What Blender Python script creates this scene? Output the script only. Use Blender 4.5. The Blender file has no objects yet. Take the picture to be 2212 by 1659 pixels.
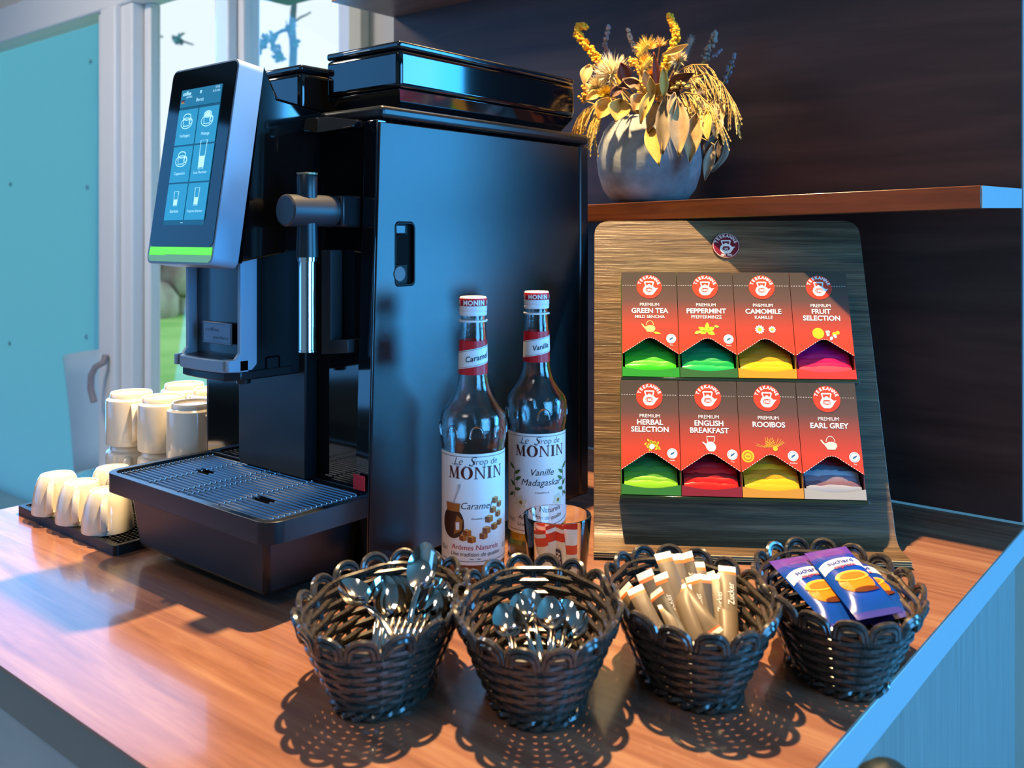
import bpy, bmesh, math, random
from mathutils import Vector, Matrix, geometry
V = Vector
PI = math.pi
C = bpy.context.scene.collection
SC = bpy.context.scene

# ------------------------------------------------------------------ camera
YAW = math.atan(1652 / 2006.0)
CAM_H = 0.38
cam_d = bpy.data.cameras.new('camera')
cam = bpy.data.objects.new('camera', cam_d); C.objects.link(cam)
cam.location = (0, 0, CAM_H); cam.rotation_euler = (PI / 2, 0, YAW)
cam_d.sensor_width = 36; cam_d.lens = 2006 / 2212 * 36
cam_d.shift_y = -(829.5 - 511) / 2212
cam_d.clip_start = 0.02; cam_d.clip_end = 200
cam_d.dof.use_dof = True; cam_d.dof.focus_distance = 1.12; cam_d.dof.aperture_fstop = 7.5
SC.camera = cam

# ------------------------------------------------------------------ world, lights, exposure
w = bpy.data.worlds.new('world'); SC.world = w; w.use_nodes = True
w.node_tree.nodes['Background'].inputs[0].default_value = (0.86, 0.87, 0.88, 1)
w.node_tree.nodes['Background'].inputs[1].default_value = 1.08
SC.view_settings.view_transform = 'Standard'; SC.view_settings.look = 'None'
SC.view_settings.exposure = 0.33; SC.view_settings.gamma = 1.0
SC.view_settings.use_curve_mapping = False

def area_light(name, loc, target, sx, sy, power, color):
    d = bpy.data.lights.new(name, 'AREA'); d.shape = 'RECTANGLE'; d.size = sx; d.size_y = sy
    d.energy = power; d.color = color
    o = bpy.data.objects.new(name, d); C.objects.link(o); o.location = loc
    o.rotation_euler = (V(target) - V(loc)).to_track_quat('-Z', 'Y').to_euler()
    return o
# daylight through the big window to the right of the counter, and through the one behind the camera
area_light('daylight_window_right', (2.70, 3.95, 0.50), (-0.5, 1.6, 0.3), 1.15, 2.2, 200, (0.04, 0.42, 1.0))
area_light('daylight_window_right_front', (2.70, 0.55, 0.55), (-0.5, 0.75, 0.2), 1.7, 1.7, 125, (0.04, 0.42, 1.0))
area_light('daylight_window_behind', (-3.9, -1.9, 0.6), (-0.8, 0.7, 0.2), 2.4, 2.0, 34, (0.10, 0.42, 1.0))
area_light('added_overhead_fill', (-2.7, 0.3, 1.78), (-2.6, 0.8, 0), 0.6, 0.6, 34, (1.0, 0.86, 0.74))  # added warm fill, no fitting of the room; lifts door frames and cups
# daylight entering by the glazed doors on the left
area_light('daylight_window_left', (-2.75, 1.5, 0.45), (-1.0, 0.3, 0.0), 2.0, 1.5, 32, (0.08, 0.42, 1.0))
area_light('added_overhead_fill', (-0.45, -1.0, 1.78), (-0.45, -1.0, 0), 0.6, 0.6, 9, (1.0, 0.86, 0.74))  # unseen fill added for bright spots in the spoons and a lighter wall
# warm halogen spots hanging in a row over the counter
def spot(loc, target, power, ang, blend=.6):
    sp = bpy.data.lights.new('halogen_spot', 'SPOT'); sp.energy = power; sp.color = (1.0, 0.69, 0.34)
    sp.shadow_soft_size = 0.02; sp.spot_size = math.radians(ang); sp.spot_blend = blend
    o = bpy.data.objects.new('halogen_spot', sp); C.objects.link(o); o.location = loc
    o.rotation_euler = (V(target) - V(loc)).to_track_quat('-Z', 'Y').to_euler()
spot((-0.78, 0.905, 1.68), (-0.70, 0.80, 0.0), 350, 112, .35)
spot((-1.42, 0.93, 1.65), (-1.23, 0.66, 0.0), 90, 34, .7)

# ------------------------------------------------------------------ camera model used only to lay the place out at true depth
cF = V((-math.sin(YAW), math.cos(YAW), 0)); cR = V((math.cos(YAW), math.sin(YAW), 0))
def ray(x, y): return cF + cR * ((x - 1106) / 2006) + V((0, 0, (511 - y) / 2006))
def at_y(x, y, Y):
    d = ray(x, y); t = Y / d.y; return V((d.x * t, Y, CAM_H + d.z * t))
def at_z(x, y, z=0):
    d = ray(x, y); t = (z - CAM_H) / d.z; return V((d.x * t, d.y * t, z))
def at_d(x, y, dep):
    d = ray(x, y); return V((d.x * dep, d.y * dep, CAM_H + d.z * dep))

# ------------------------------------------------------------------ materials
def lin(c):
    if isinstance(c, str):
        c = [int(c[i:i + 2], 16) / 255 for i in (0, 2, 4)]
    return tuple((x / 12.92 if x <= 0.04045 else ((x + 0.055) / 1.055) ** 2.4) for x in c) + (1,)
MATS = {}
def mat(name, col='808080', rough=0.5, metal=0.0, coat=0.0, trans=0.0, ior=1.45, emit=None, estr=0.0, alpha=1.0, spec=0.5, sheen=0):
    if name in MATS: return MATS[name]
    m = bpy.data.materials.new(name); m.use_nodes = True
    b = m.node_tree.nodes['Principled BSDF']; I = b.inputs
    I['Base Color'].default_value = lin(col); I['Roughness'].default_value = rough; I['Metallic'].default_value = metal
    I['Coat Weight'].default_value = coat; I['Coat Roughness'].default_value = 0.06
    I['Transmission Weight'].default_value = trans; I['IOR'].default_value = ior; I['Alpha'].default_value = alpha
    I['Specular IOR Level'].default_value = spec; I['Sheen Weight'].default_value = sheen
    if emit: I['Emission Color'].default_value = lin(emit); I['Emission Strength'].default_value = estr
    MATS[name] = m; return m
def nodes(m): return m.node_tree.nodes, m.node_tree.links, m.node_tree.nodes['Principled BSDF']
def ramp(nt, stops):
    r = nt.new('ShaderNodeValToRGB'); e = r.color_ramp.elements
    while len(e) < len(stops): e.new(0.5)
    for k, (p, c) in enumerate(stops): e[k].position = p; e[k].color = lin(c)
    return r
def wood(name, dark, mid, light, axis=0, scale=1.0, rough=0.3, coat=0.0, bump=0.0, stretch=14, coord='Object', dist=3.0):
    if name in MATS: return MATS[name]
    m = mat(name, mid, rough, coat=coat); n, l, b = nodes(m)
    tc = n.new('ShaderNodeTexCoord'); mp = n.new('ShaderNodeMapping')
    s = [stretch * scale] * 3; s[axis] = scale * 1.1
    mp.inputs['Scale'].default_value = s
    l.new(tc.outputs[coord], mp.inputs[0])
    nz = n.new('ShaderNodeTexNoise'); nz.inputs['Scale'].default_value = 3.0; nz.inputs['Detail'].default_value = 6; nz.inputs['Roughness'].default_value = 0.62; nz.inputs['Distortion'].default_value = dist * 0.2
    l.new(mp.outputs[0], nz.inputs['Vector'])
    r = ramp(n, [(0.30, dark), (0.5, mid), (0.72, light)]); l.new(nz.outputs['Fac'], r.inputs[0])
    l.new(r.outputs[0], b.inputs['Base Color'])
    if bump:
        nz2 = n.new('ShaderNodeTexNoise'); nz2.inputs['Scale'].default_value = 9.0; nz2.inputs['Detail'].default_value = 5; nz2.inputs['Distortion'].default_value = 0.8
        l.new(mp.outputs[0], nz2.inputs['Vector'])
        bp = n.new('ShaderNodeBump'); bp.inputs['Strength'].default_value = bump; bp.inputs['Distance'].default_value = 0.0015
        l.new(nz2.outputs['Fac'], bp.inputs['Height']); l.new(bp.outputs[0], b.inputs['Normal'])
    return m
def noisy(name, c1, c2, scale=20, rough=0.5, bump=0.0, bscale=None, detail=4, **k):
    if name in MATS: return MATS[name]
    m = mat(name, c1, rough, **k); n, l, b = nodes(m)
    tc = n.new('ShaderNodeTexCoord'); nz = n.new('ShaderNodeTexNoise'); nz.inputs['Scale'].default_value = scale; nz.inputs['Detail'].default_value = detail
    l.new(tc.outputs['Object'], nz.inputs['Vector'])
    r = ramp(n, [(0.35, c1), (0.65, c2)]); l.new(nz.outputs['Fac'], r.inputs[0]); l.new(r.outputs[0], b.inputs['Base Color'])
    if bump:
        nb = n.new('ShaderNodeTexNoise'); nb.inputs['Scale'].default_value = bscale or scale * 4; nb.inputs['Detail'].default_value = 3
        l.new(tc.outputs['Object'], nb.inputs['Vector'])
        bp = n.new('ShaderNodeBump'); bp.inputs['Strength'].default_value = bump; bp.inputs['Distance'].default_value = 0.001
        l.new(nb.outputs['Fac'], bp.inputs['Height']); l.new(bp.outputs[0], b.inputs['Normal'])
    return m
def gradient(name, axis, lo, hi, stops, rough=0.45):
    if name in MATS: return MATS[name]
    m = mat(name, stops[0][1], rough); n, l, b = nodes(m)
    tc = n.new('ShaderNodeTexCoord'); sx = n.new('ShaderNodeSeparateXYZ'); mr = n.new('ShaderNodeMapRange')
    mr.inputs[1].default_value = lo; mr.inputs[2].default_value = hi
    l.new(tc.outputs['Object'], sx.inputs[0]); l.new(sx.outputs[axis], mr.inputs[0])
    r = ramp(n, stops); l.new(mr.outputs[0], r.inputs[0]); l.new(r.outputs[0], b.inputs['Base Color']); return m
def glass_mat(name, tint='ffffff', rough=0.0, ior=1.45, bump=0.0, bscale=200):
    if name in MATS: return MATS[name]
    m = mat(name, tint, rough, trans=1.0, ior=ior)
    if bump:
        n, l, b = nodes(m); tc = n.new('ShaderNodeTexCoord'); nb = n.new('ShaderNodeTexNoise'); nb.inputs['Scale'].default_value = bscale
        l.new(tc.outputs['Object'], nb.inputs['Vector']); bp = n.new('ShaderNodeBump'); bp.inputs['Strength'].default_value = bump; bp.inputs['Distance'].default_value = 0.0006
        l.new(nb.outputs['Fac'], bp.inputs['Height']); l.new(bp.outputs[0], b.inputs['Normal'])
    return m
def pane_mat(name, tint='f4fbff', refl=0.06):
    if name in MATS: return MATS[name]
    m = bpy.data.materials.new(name); m.use_nodes = True; n = m.node_tree.nodes; l = m.node_tree.links; n.clear()
    o = n.new('ShaderNodeOutputMaterial'); mx = n.new('ShaderNodeMixShader'); t = n.new('ShaderNodeBsdfTransparent'); g = n.new('ShaderNodeBsdfGlossy')
    t.inputs[0].default_value = lin(tint); g.inputs['Roughness'].default_value = 0.02; mx.inputs[0].default_value = refl
    l.new(t.outputs[0], mx.inputs[1]); l.new(g.outputs[0], mx.inputs[2]); l.new(mx.outputs[0], o.inputs[0]); MATS[name] = m; return m

# ------------------------------------------------------------------ mesh helpers
class MB:
    def __init__(s): s.v = []; s.f = []
    def add(s, vs, fs):
        k = len(s.v); s.v += [tuple(p) for p in vs]; s.f += [tuple(i + k for i in q) for q in fs]; return s
    def box(s, x0, x1, y0, y1, z0, z1):
        return s.add([(x0, y0, z0), (x1, y0, z0), (x1, y1, z0), (x0, y1, z0), (x0, y0, z1), (x1, y0, z1), (x1, y1, z1), (x0, y1, z1)],
                     [(3, 2, 1, 0), (4, 5, 6, 7), (0, 1, 5, 4), (1, 2, 6, 5), (2, 3, 7, 6), (3, 0, 4, 7)])
    def hexa(s, b, t):
        return s.add(list(b) + list(t), [(3, 2, 1, 0), (4, 5, 6, 7), (0, 1, 5, 4), (1, 2, 6, 5), (2, 3, 7, 6), (3, 0, 4, 7)])
    def lathe(s, prof, n=32, c=(0, 0, 0), sx=1, sy=1):
        vs = []; fs = []; m = len(prof)
        for r, z in prof:
            for i in range(n):
                a = 2 * PI * i / n; vs.append((c[0] + r * sx * math.cos(a), c[1] + r * sy * math.sin(a), c[2] + z))
        for j in range(m - 1):
            for i in range(n):
                k = (i + 1) % n; fs.append((j * n + i, j * n + k, (j + 1) * n + k, (j + 1) * n + i))
        if prof[0][0] > 1e-6: fs.append(tuple(range(n - 1, -1, -1)))
        if prof[-1][0] > 1e-6: fs.append(tuple((m - 1) * n + i for i in range(n)))
        return s.add(vs, fs)
    def tube(s, pts, r, n=6, closed=False, cap=True, flat=1.0, up=None):
        pts = [V(p) for p in pts]; m = len(pts); rs = r if isinstance(r, (list, tuple)) else [r] * m
        T = []
        for i in range(m):
            a = pts[(i - 1) % m] if (closed or i > 0) else pts[i]; b = pts[(i + 1) % m] if (closed or i < m - 1) else pts[i]
            t = (b - a); T.append(t.normalized() if t.length > 1e-9 else V((0, 0, 1)))
        u = V(up) if up else (V((0, 0, 1)) if abs(T[0].z) < 0.9 else V((1, 0, 0)))
        vs = []
        N = (u - T[0] * u.dot(T[0])).normalized()
        for i in range(m):
            N = (N - T[i] * N.dot(T[i]));
            N = N.normalized() if N.length > 1e-6 else V((1, 0, 0))
            B = T[i].cross(N)
            for k in range(n):
                a = 2 * PI * k / n; vs.append(pts[i] + N * (rs[i] * flat * math.cos(a)) + B * (rs[i] * math.sin(a)))
        fs = []
        for i in range(m if closed else m - 1):
            j = (i + 1) % m
            for k in range(n):
                q = (k + 1) % n; fs.append((i * n + k, i * n + q, j * n + q, j * n + k))
        if cap and not closed:
            fs.append(tuple(range(n - 1, -1, -1))); fs.append(tuple((m - 1) * n + k for k in range(n)))
        return s.add(vs, fs)
    def grid(s, fn, nu, nv, cu=False, cv=False):
        vs = [fn(i / (nu if cu else nu - 1), j / (nv if cv else nv - 1)) for j in range(nv) for i in range(nu)]
        fs = []
        for j in range(nv if cv else nv - 1):
            for i in range(nu if cu else nu - 1):
                a = j * nu + i; b = j * nu + (i + 1) % nu; c = ((j + 1) % nv) * nu + (i + 1) % nu; d = ((j + 1) % nv) * nu + i
                fs.append((a, b, c, d))
        return s.add(vs, fs)
    def poly(s, loops, z0, z1, T=lambda x, y, z: (x, y, z)):
        """extruded flat outline (first loop) with holes (other loops)"""
        L = [[V((p[0], p[1], 0)) for p in q] for q in loops]; tris = geometry.tessellate_polygon(L)
        flat = [p for q in L for p in q]; n = len(flat)
        def area(t): a, b, c = (flat[i] for i in t); return (b - a).cross(c - a).z
        tris = [t if area(t) > 0 else t[::-1] for t in tris]
        vs = [T(p.x, p.y, z1) for p in flat]; fs = [tuple(t) for t in tris]
        if z0 != z1:
            vs += [T(p.x, p.y, z0) for p in flat]; fs += [tuple(i + n for i in t[::-1]) for t in tris]
            k = 0
            for q in L:
                m = len(q)
                for i in range(m): fs.append((k + i, k + i + n, k + (i + 1) % m + n, k + (i + 1) % m))
                k += m
        return s.add(vs, fs)
    def sphere(s, c, r, n=10, m=6, sc=(1, 1, 1)):
        vs = [(c[0], c[1], c[2] - r * sc[2])]; fs = []
        for j in range(1, m):
            p = PI * j / m
            for i in range(n):
                a = 2 * PI * i / n; vs.append((c[0] + r * sc[0] * math.sin(p) * math.cos(a), c[1] + r * sc[1] * math.sin(p) * math.sin(a), c[2] - r * sc[2] * math.cos(p)))
        vs.append((c[0], c[1], c[2] + r * sc[2])); t = len(vs) - 1
        for i in range(n):
            k = (i + 1) % n; fs.append((0, 1 + k, 1 + i)); fs.append((t, 1 + (m - 2) * n + i, 1 + (m - 2) * n + k))
            for j in range(m - 2): a = 1 + j * n; fs.append((a + i, a + k, a + n + k, a + n + i))
        return s.add(vs, fs)
    def xf(s, fn, k0=0):
        s.v = s.v[:k0] + [tuple(fn(V(p))) for p in s.v[k0:]]; return s

def rrect(x0, x1, y0, y1, r, n=5):
    out = []
    for cx, cy, a0 in ((x1 - r, y1 - r, 0), (x0 + r, y1 - r, 90), (x0 + r, y0 + r, 180), (x1 - r, y0 + r, 270)):
        for i in range(n + 1):
            a = math.radians(a0 + 90 * i / n); out.append((cx + r * math.cos(a), cy + r * math.sin(a)))
    return out
def circ(cx, cy, r, n=24, sy=1.0): return [(cx + r * math.cos(2 * PI * i / n), cy + r * sy * math.sin(2 * PI * i / n)) for i in range(n)]

def mesh(name, mb, m, smooth=True, ang=35):
    me = bpy.data.meshes.new(name); me.from_pydata(mb.v, [], mb.f)
    if m: me.materials.append(m)
    if smooth:
        me.shade_smooth(); me.set_sharp_from_angle(angle=math.radians(ang))
    me.update(); return me
def obj(name, mb, m, parent=None, smooth=True, ang=35, bev=0, seg=2, org=None, loc=None, me=None):
    """one mesh object; org = world point that becomes its origin (mesh data given in world coordinates)"""
    if me is None:
        if org is not None: o3 = V(org); mb.xf(lambda p: p - o3)
        me = mesh(name, mb, m, smooth, ang)
    o = bpy.data.objects.new(name, me); C.objects.link(o)
    if parent: o.parent = parent
    elif org is not None: o.location = org
    if loc is not None: o.location = loc
    if bev:
        b = o.modifiers.new('bevel', 'BEVEL'); b.width = bev; b.segments = seg; b.limit_method = 'ANGLE'; b.angle_limit = math.radians(40)
    return o
def tag(o, label, cat, group=None):
    o['label'] = label; o['category'] = cat
    if group: o['group'] = group
    return o
def thing(name, label, cat, loc=(0, 0, 0), rotz=0, group=None, mtx=None):
    o = bpy.data.objects.new(name, None); C.objects.link(o); o.empty_display_size = 0.02
    if mtx is not None: o.matrix_world = mtx
    else: o.location = loc; o.rotation_euler = (0, 0, rotz)
    return tag(o, label, cat, group)
def struct(name, mb, m, parent=None, **k):
    o = obj(name, mb, m, parent, **k)
    if not parent: o['kind'] = 'structure'
    return o
def copy_tree(o, parent=None):
    c = o.copy(); C.objects.link(c); c.parent = parent
    for ch in list(o.children): copy_tree(ch, c)
    return c
def frame(o, x, y, z):
    """matrix with columns x, y, z and origin o"""
    M = Matrix.Identity(4)
    for i, a in enumerate((x, y, z)):
        for j in range(3): M[j][i] = a[j]
    for j in range(3): M[j][3] = o[j]
    return M

# flat lettering made from the built-in typeface
_txt = {}
def text2d(s, size, bold=0.0, shear=0.0, space=1.0, sx=1.0, align='CENTER'):
    key = (s, size, bold, shear, space, sx, align)
    if key in _txt: return _txt[key]
    cu = bpy.data.curves.new('t', 'FONT'); cu.body = s; cu.size = 1.0; cu.offset = bold; cu.shear = shear; cu.space_character = space
    cu.align_x = align; cu.resolution_u = 3; cu.fill_mode = 'FRONT' if hasattr(cu, 'fill_mode') else cu.fill_mode
    o = bpy.data.objects.new('t', cu); me = bpy.data.meshes.new_from_object(o)
    vs = [(v.co.x * size * sx, v.co.y * size) for v in me.vertices]; fs = [tuple(p.vertices) for p in me.polygons]
    bpy.data.objects.remove(o); bpy.data.curves.remove(cu); bpy.data.meshes.remove(me)
    _txt[key] = (vs, fs); return vs, fs
class D2:
    """flat print collected in 2-D, then laid on a surface by T(x, y) -> 3-D"""
    def __init__(s): s.v = []; s.f = []
    def raw(s, vs, fs):
        k = len(s.v); s.v += list(vs); s.f += [tuple(i + k for i in q) for q in fs]; return s
    def text(s, t, x, y, size, rot=0.0, **k):
        vs, fs = text2d(t, size, **k); c, q = math.cos(rot), math.sin(rot)
        return s.raw([(x + a * c - b * q, y + a * q + b * c) for a, b in vs], fs)
    def loops(s, *loops):
        L = [[V((p[0], p[1], 0)) for p in q] for q in loops]; return s.raw([(p.x, p.y) for q in L for p in q], geometry.tessellate_polygon(L))
    def line(s, pts, w, closed=False):
        m = len(pts); L = []; R = []
        for i in range(m):
            a = V(pts[(i - 1) % m] if closed or i else pts[0]); b = V(pts[(i + 1) % m] if closed or i < m - 1 else pts[-1])
            d = (b - a); d = d.normalized() if d.length else V((1, 0)); p = V(pts[i]); ww = w[i] if isinstance(w, (list, tuple)) else w
            L.append((p.x - d.y * ww / 2, p.y + d.x * ww / 2)); R.append((p.x + d.y * ww / 2, p.y - d.x * ww / 2))
        fs = [(i, m + i, m + (i + 1) % m, (i + 1) % m) for i in range(m if closed else m - 1)]
        return s.raw(L + R, fs)
    def fine(s, L):
        tr = []
        for q in s.f:
            for i in range(1, len(q) - 1): tr.append((s.v[q[0]], s.v[q[i]], s.v[q[i + 1]]))
        out = []
        while tr:
            t = tr.pop(); e = [math.dist(t[i], t[(i + 1) % 3]) for i in range(3)]; k = e.index(max(e))
            if e[k] <= L: out.append(t); continue
            a, b, c = t[k], t[(k + 1) % 3], t[(k + 2) % 3]; m = ((a[0] + b[0]) / 2, (a[1] + b[1]) / 2); tr += [(a, m, c), (m, b, c)]
        s.v = [p for t in out for p in t]; s.f = [(3 * i, 3 * i + 1, 3 * i + 2) for i in range(len(out))]; return s
    def lay(s, name, m, parent, T):
        mb = MB(); vs = [V(T(a, b)) for a, b in s.v]
        fs = []
        for q in s.f:
            a, b, c = (s.v[i] for i in q[:3])
            fs.append(q if (b[0] - a[0]) * (c[1] - a[1]) - (b[1] - a[1]) * (c[0] - a[0]) > 0 else q[::-1])
        mb.add(vs, fs); return obj(name, mb, m, parent, smooth=False)
rnd = random.Random(7)
# ================================================================== SETTING
FLOOR = -0.90
WY = 1.62                       # plane of the glazed wall on the left
M_wall = noisy('cream_wall', 'd9cdbb', 'd2c4b0', 3, 0.85)
M_white = mat('white_frame', 'e4e2de', 0.45)
M_floor = wood('floor_boards', '6d7478', '7d8488', '8e9599', 1, 1.5, 0.5)
struct('floor', MB().box(-7, 3.2, -2.8, WY + 0.1, FLOOR - 0.05, FLOOR).box(-0.25, 3.2, WY + 0.1, 6, FLOOR - 0.05, FLOOR), M_floor)
struct('ceiling', MB().box(-7, 3.2, -2.8, WY + 0.1, 1.8, 1.9).box(-0.25, 3.2, WY + 0.1, 6, 1.8, 1.9), mat('ceiling_white', '8c8478', 0.9))
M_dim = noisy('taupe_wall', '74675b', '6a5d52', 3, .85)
struct('wall_front', MB().box(-7, 3.2, -2.9, -2.8, FLOOR, 1.8), noisy('beige_wall', 'b3a797', 'a99d8d', 3, .85))
struct('wall_left', MB().box(-7.1, -7, -2.8, WY, FLOOR, 1.8), M_dim)
struct('wall_right', MB().box(2.78, 2.88, -2.8, -0.35, FLOOR, 1.8).box(2.78, 2.88, 1.45, 3.35, FLOOR, 1.8).box(2.78, 2.88, 4.55, 6, FLOOR, 1.8).box(2.78, 2.88, 3.35, 4.55, FLOOR, -0.62).box(2.78, 2.88, 3.35, 4.55, 1.62, 1.8).box(2.78, 2.88, -.35, 1.45, FLOOR, -0.32).box(2.78, 2.88, -.35, 1.45, 1.42, 1.8), M_dim)
struct('wall_far', MB().box(-0.25, 3.2, 6, 6.1, FLOOR, 1.8), M_dim)
struct('wall_back', MB().box(-1.86, -0.25, WY, WY + 0.15, FLOOR, 1.8).box(-0.35, -0.25, WY + 0.15, 6, FLOOR, 1.8), M_wall)
struct('trim_1', MB().box(-1.86, -1.81, WY - 0.03, WY, FLOOR, 1.8), noisy('cream_trim', 'd8c7a6', 'cfbd9b', 4, 0.7), bev=0.004)
struct('wall_window', MB().box(-7, -1.86, WY - 0.01, WY + 0.13, 1.30, 1.8), M_wall)

def xw(px, Y=WY): return at_y(px, 400, Y).x
# header rail and uprights of the glazed doors: every bar has its place in the window wall
hd = struct('window_1', MB().box(-7, -1.86, WY - 0.03, WY + 0.07, 1.17, 1.31), M_white, bev=0.008)
def upright(n, bars):
    first = None
    for x0, x1, y0, y1 in bars:
        mb = MB().box(x0, x1, y0, y1, FLOOR, 1.17)
        if first is None: first = struct('window_%d' % n, mb, M_white, bev=0.006)
        else: obj('sash_bar', mb, M_white, first, bev=0.006)
    return first
x218, x240, x272, x297, x312 = (xw(p) for p in (218, 240, 272, 297, 312))
u2 = upright(2, [(x218, x240, WY - .01, WY + .05), (x240, x272, WY - .04, WY + .05), (x272, x297, WY - .02, WY + .05), (x297 + .005, x312, WY + .02, WY + .06)])
u3 = upright(3, [(xw(463), xw(484), WY + .0, WY + .05), (xw(484), xw(512), WY - .03, WY + .05), (xw(512), xw(526), WY + .0, WY + .06)])
u4 = upright(4, [(xw(732), xw(742), WY + .0, WY + .06), (xw(742), -1.86, WY - .02, WY + .06)])
M_pane = pane_mat('window_glass')
for a, b, par in ((-6.9, x218, u2), (x312, xw(463), u3), (xw(526), xw(732), u4)):
    obj('pane', MB().box(a, b, WY + .025, WY + .029, FLOOR, 1.17), M_pane, par, smooth=False)
# door handle on the big post
hp = [at_y(228, 768, WY - .05), at_y(224, 783, WY - .06), at_y(206, 793, WY - .08), at_y(197, 812, WY - .09), at_y(196, 840, WY - .09), at_y(203, 868, WY - .09)]
tag(obj('door_handle', MB().tube([V(p) for p in hp] , 0.011, 8), mat('handle_grey', '9a8f92', 0.4, 0.3)), 'grey curved handle on the white door post behind the mugs', 'handle')

# ---------------------------------------------------------------- outdoors
struct('ground', MB().box(-60, 12, WY + .13, 70, FLOOR - .2, FLOOR - .06), noisy('lawn', '7cc060', '9cd47c', 1.2, 0.95))
struct('garden_path', MB().box(-60, 12, 11.0, 13.2, FLOOR - .07, FLOOR - .04), noisy('path_grey', 'a7adb0', 'b9bec0', 2, 0.9))
struct('terrace', MB().box(-60, 12, WY + .131, 2.9, FLOOR - .06, FLOOR - .05), noisy('terrace_grey', 'a9bcc4', 'b6c8cf', 2, .8))
ob = MB().box(-3.25, -1.6, WY + .15, 2.45, 1.36, 1.5)
tag(obj('balcony_slab', ob, mat('balcony_grey', '6c9aa3', 0.8), bev=.01), 'grey balcony slab above the glazed doors outside', 'balcony')
# pale blue cladding sheet outside the left door
SY = 2.05; cp0, cp1 = at_y(219, 60, SY), at_y(203, 1000, SY)
cl = MB(); zt, zb = 2.2, FLOOR - .05
cl.hexa([(-9, SY, zb), (cp1.x - .03, SY, zb), (cp1.x - .03, SY + .04, zb), (-9, SY + .04, zb)], [(-9, SY, zt), (cp0.x, SY, zt), (cp0.x, SY + .04, zt), (-9, SY + .04, zt)])
clad = thing('cladding_sheet', 'pale blue translucent sheet outside the left glazed door', 'panel', (cp0.x, SY, zb))
M_sheet = mat('pale_blue_sheet', '8fc4d8', 0.4); _n, _l, _b = nodes(M_sheet)
_t = _n.new('ShaderNodeBsdfTranslucent'); _t.inputs[0].default_value = lin('b4e4f8'); _m = _n.new('ShaderNodeMixShader'); _m.inputs[0].default_value = .92
_o = [q for q in _n if q.type == 'OUTPUT_MATERIAL'][0]; _l.new(_b.outputs[0], _m.inputs[1]); _l.new(_t.outputs[0], _m.inputs[2]); _l.new(_m.outputs[0], _o.inputs[0])
obj('sheet', cl, M_sheet, clad, org=(cp0.x, SY, zb), bev=.004)
for px, py in ((197, 133), (24, 398), (190, 405), (22, 742), (188, 728)):
    p = at_y(px, py, SY); obj('screw', MB().lathe([(.012, 0), (.012, .004), (.006, .008)], 12).xf(lambda q: V((q.x, -q.z, q.y)) + p - V((cp0.x, SY, zb))), mat('screw_blue', 'a8d2e0', .3, .4), clad)
# white garden chair outside the door
chx = thing('garden_chair', 'white plastic garden chair outside behind the glass door', 'chair', (at_y(250, 900, 1.95).x, 2.02, FLOOR - .05))
co = V(chx.location)
def chair_back(u, v):
    l = at_y(146 + 50 * v, 768 + 250 * v, 1.92); r = at_y(270, 748 + 250 * v, 1.85); p = V(l).lerp(V(r), u); p.y += -.06 * math.sin(PI * u) - .04 * v; return p - co
cb = MB().grid(chair_back, 8, 6); m = obj('backrest', cb, mat('white_plastic', 'fafcfc', .4), chx)
sm = m.modifiers.new('solid', 'SOLIDIFY'); sm.thickness = .02
obj('seat', MB().box(.02, .42, -.22, -.0, .30, .34).xf(lambda p: p), MATS['white_plastic'], chx, bev=.01)
for sx in (.05, .38):
    for sy in (-.2, -.03): obj('leg', MB().tube([(sx, sy, .31), (sx * 1.1, sy - .02, 0.0)], .015, 8), MATS['white_plastic'], chx)
# tree, hedges and fence far out in the garden
def far(px, py, dep): return at_d(px, py, dep)
tb = far(636, 800, 9.0); tb.z = FLOOR - .06
tree = thing('bare_tree', 'thin bare garden tree outside the narrow right pane', 'tree', tb)
M_bark = noisy('bark', '4a6e7a', '5f8490', 8, .9)
tr = [V((tb.x, tb.y, tb.z))] + [far(636, 400, 9), far(630, 200, 9), far(634, 110, 9), far(631, 55, 9), far(636, 0, 9), far(640, -120, 9)]
obj('trunk', MB().tube([p - tb for p in tr], [.07, .055, .04, .038, .034, .026, .02], 8), M_bark, tree)
for pts, r in (([(632, 62), (610, 66), (588, 78), (570, 88), (556, 100)], .022), ([(634, 50), (648, 38), (662, 32), (672, 26)], .012), ([(588, 80), (592, 100), (600, 118), (602, 128)], .016),
               ([(570, 88), (562, 112), (552, 120)], .014), ([(633, 112), (622, 70), (618, 44)], .008), ([(300, 60), (330, 74), (352, 80)], .012), ([(372, 82), (390, 88), (404, 92), (418, 97)], .012)):
    obj('branch', MB().tube([far(x, y, 9) - tb for x, y in pts], [r * (1 - .12 * i) for i in range(len(pts))], 6), M_bark, tree)
lf = MB(); M_ivy = noisy('ivy', '4f8898', '6aa2b0', 10, .8)
for k in range(260):
    x, y = rnd.choice([(572, 84), (566, 96), (588, 82), (594, 108), (602, 122), (556, 108), (386, 86), (328, 72), (636, 96), (630, 60)])
    p = far(x + rnd.gauss(0, 5), y + rnd.gauss(0, 5), 9 + rnd.gauss(0, .1)) - tb; a = V((rnd.gauss(0, 1), rnd.gauss(0, 1), rnd.gauss(0, 1))).normalized() * .035; b = a.orthogonal().normalized() * .02
    lf.add([p - a, p + b, p + a, p - b], [(0, 1, 2, 3)])
o = obj('foliage', lf, M_ivy, tree); o['kind'] = 'stuff'
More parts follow.
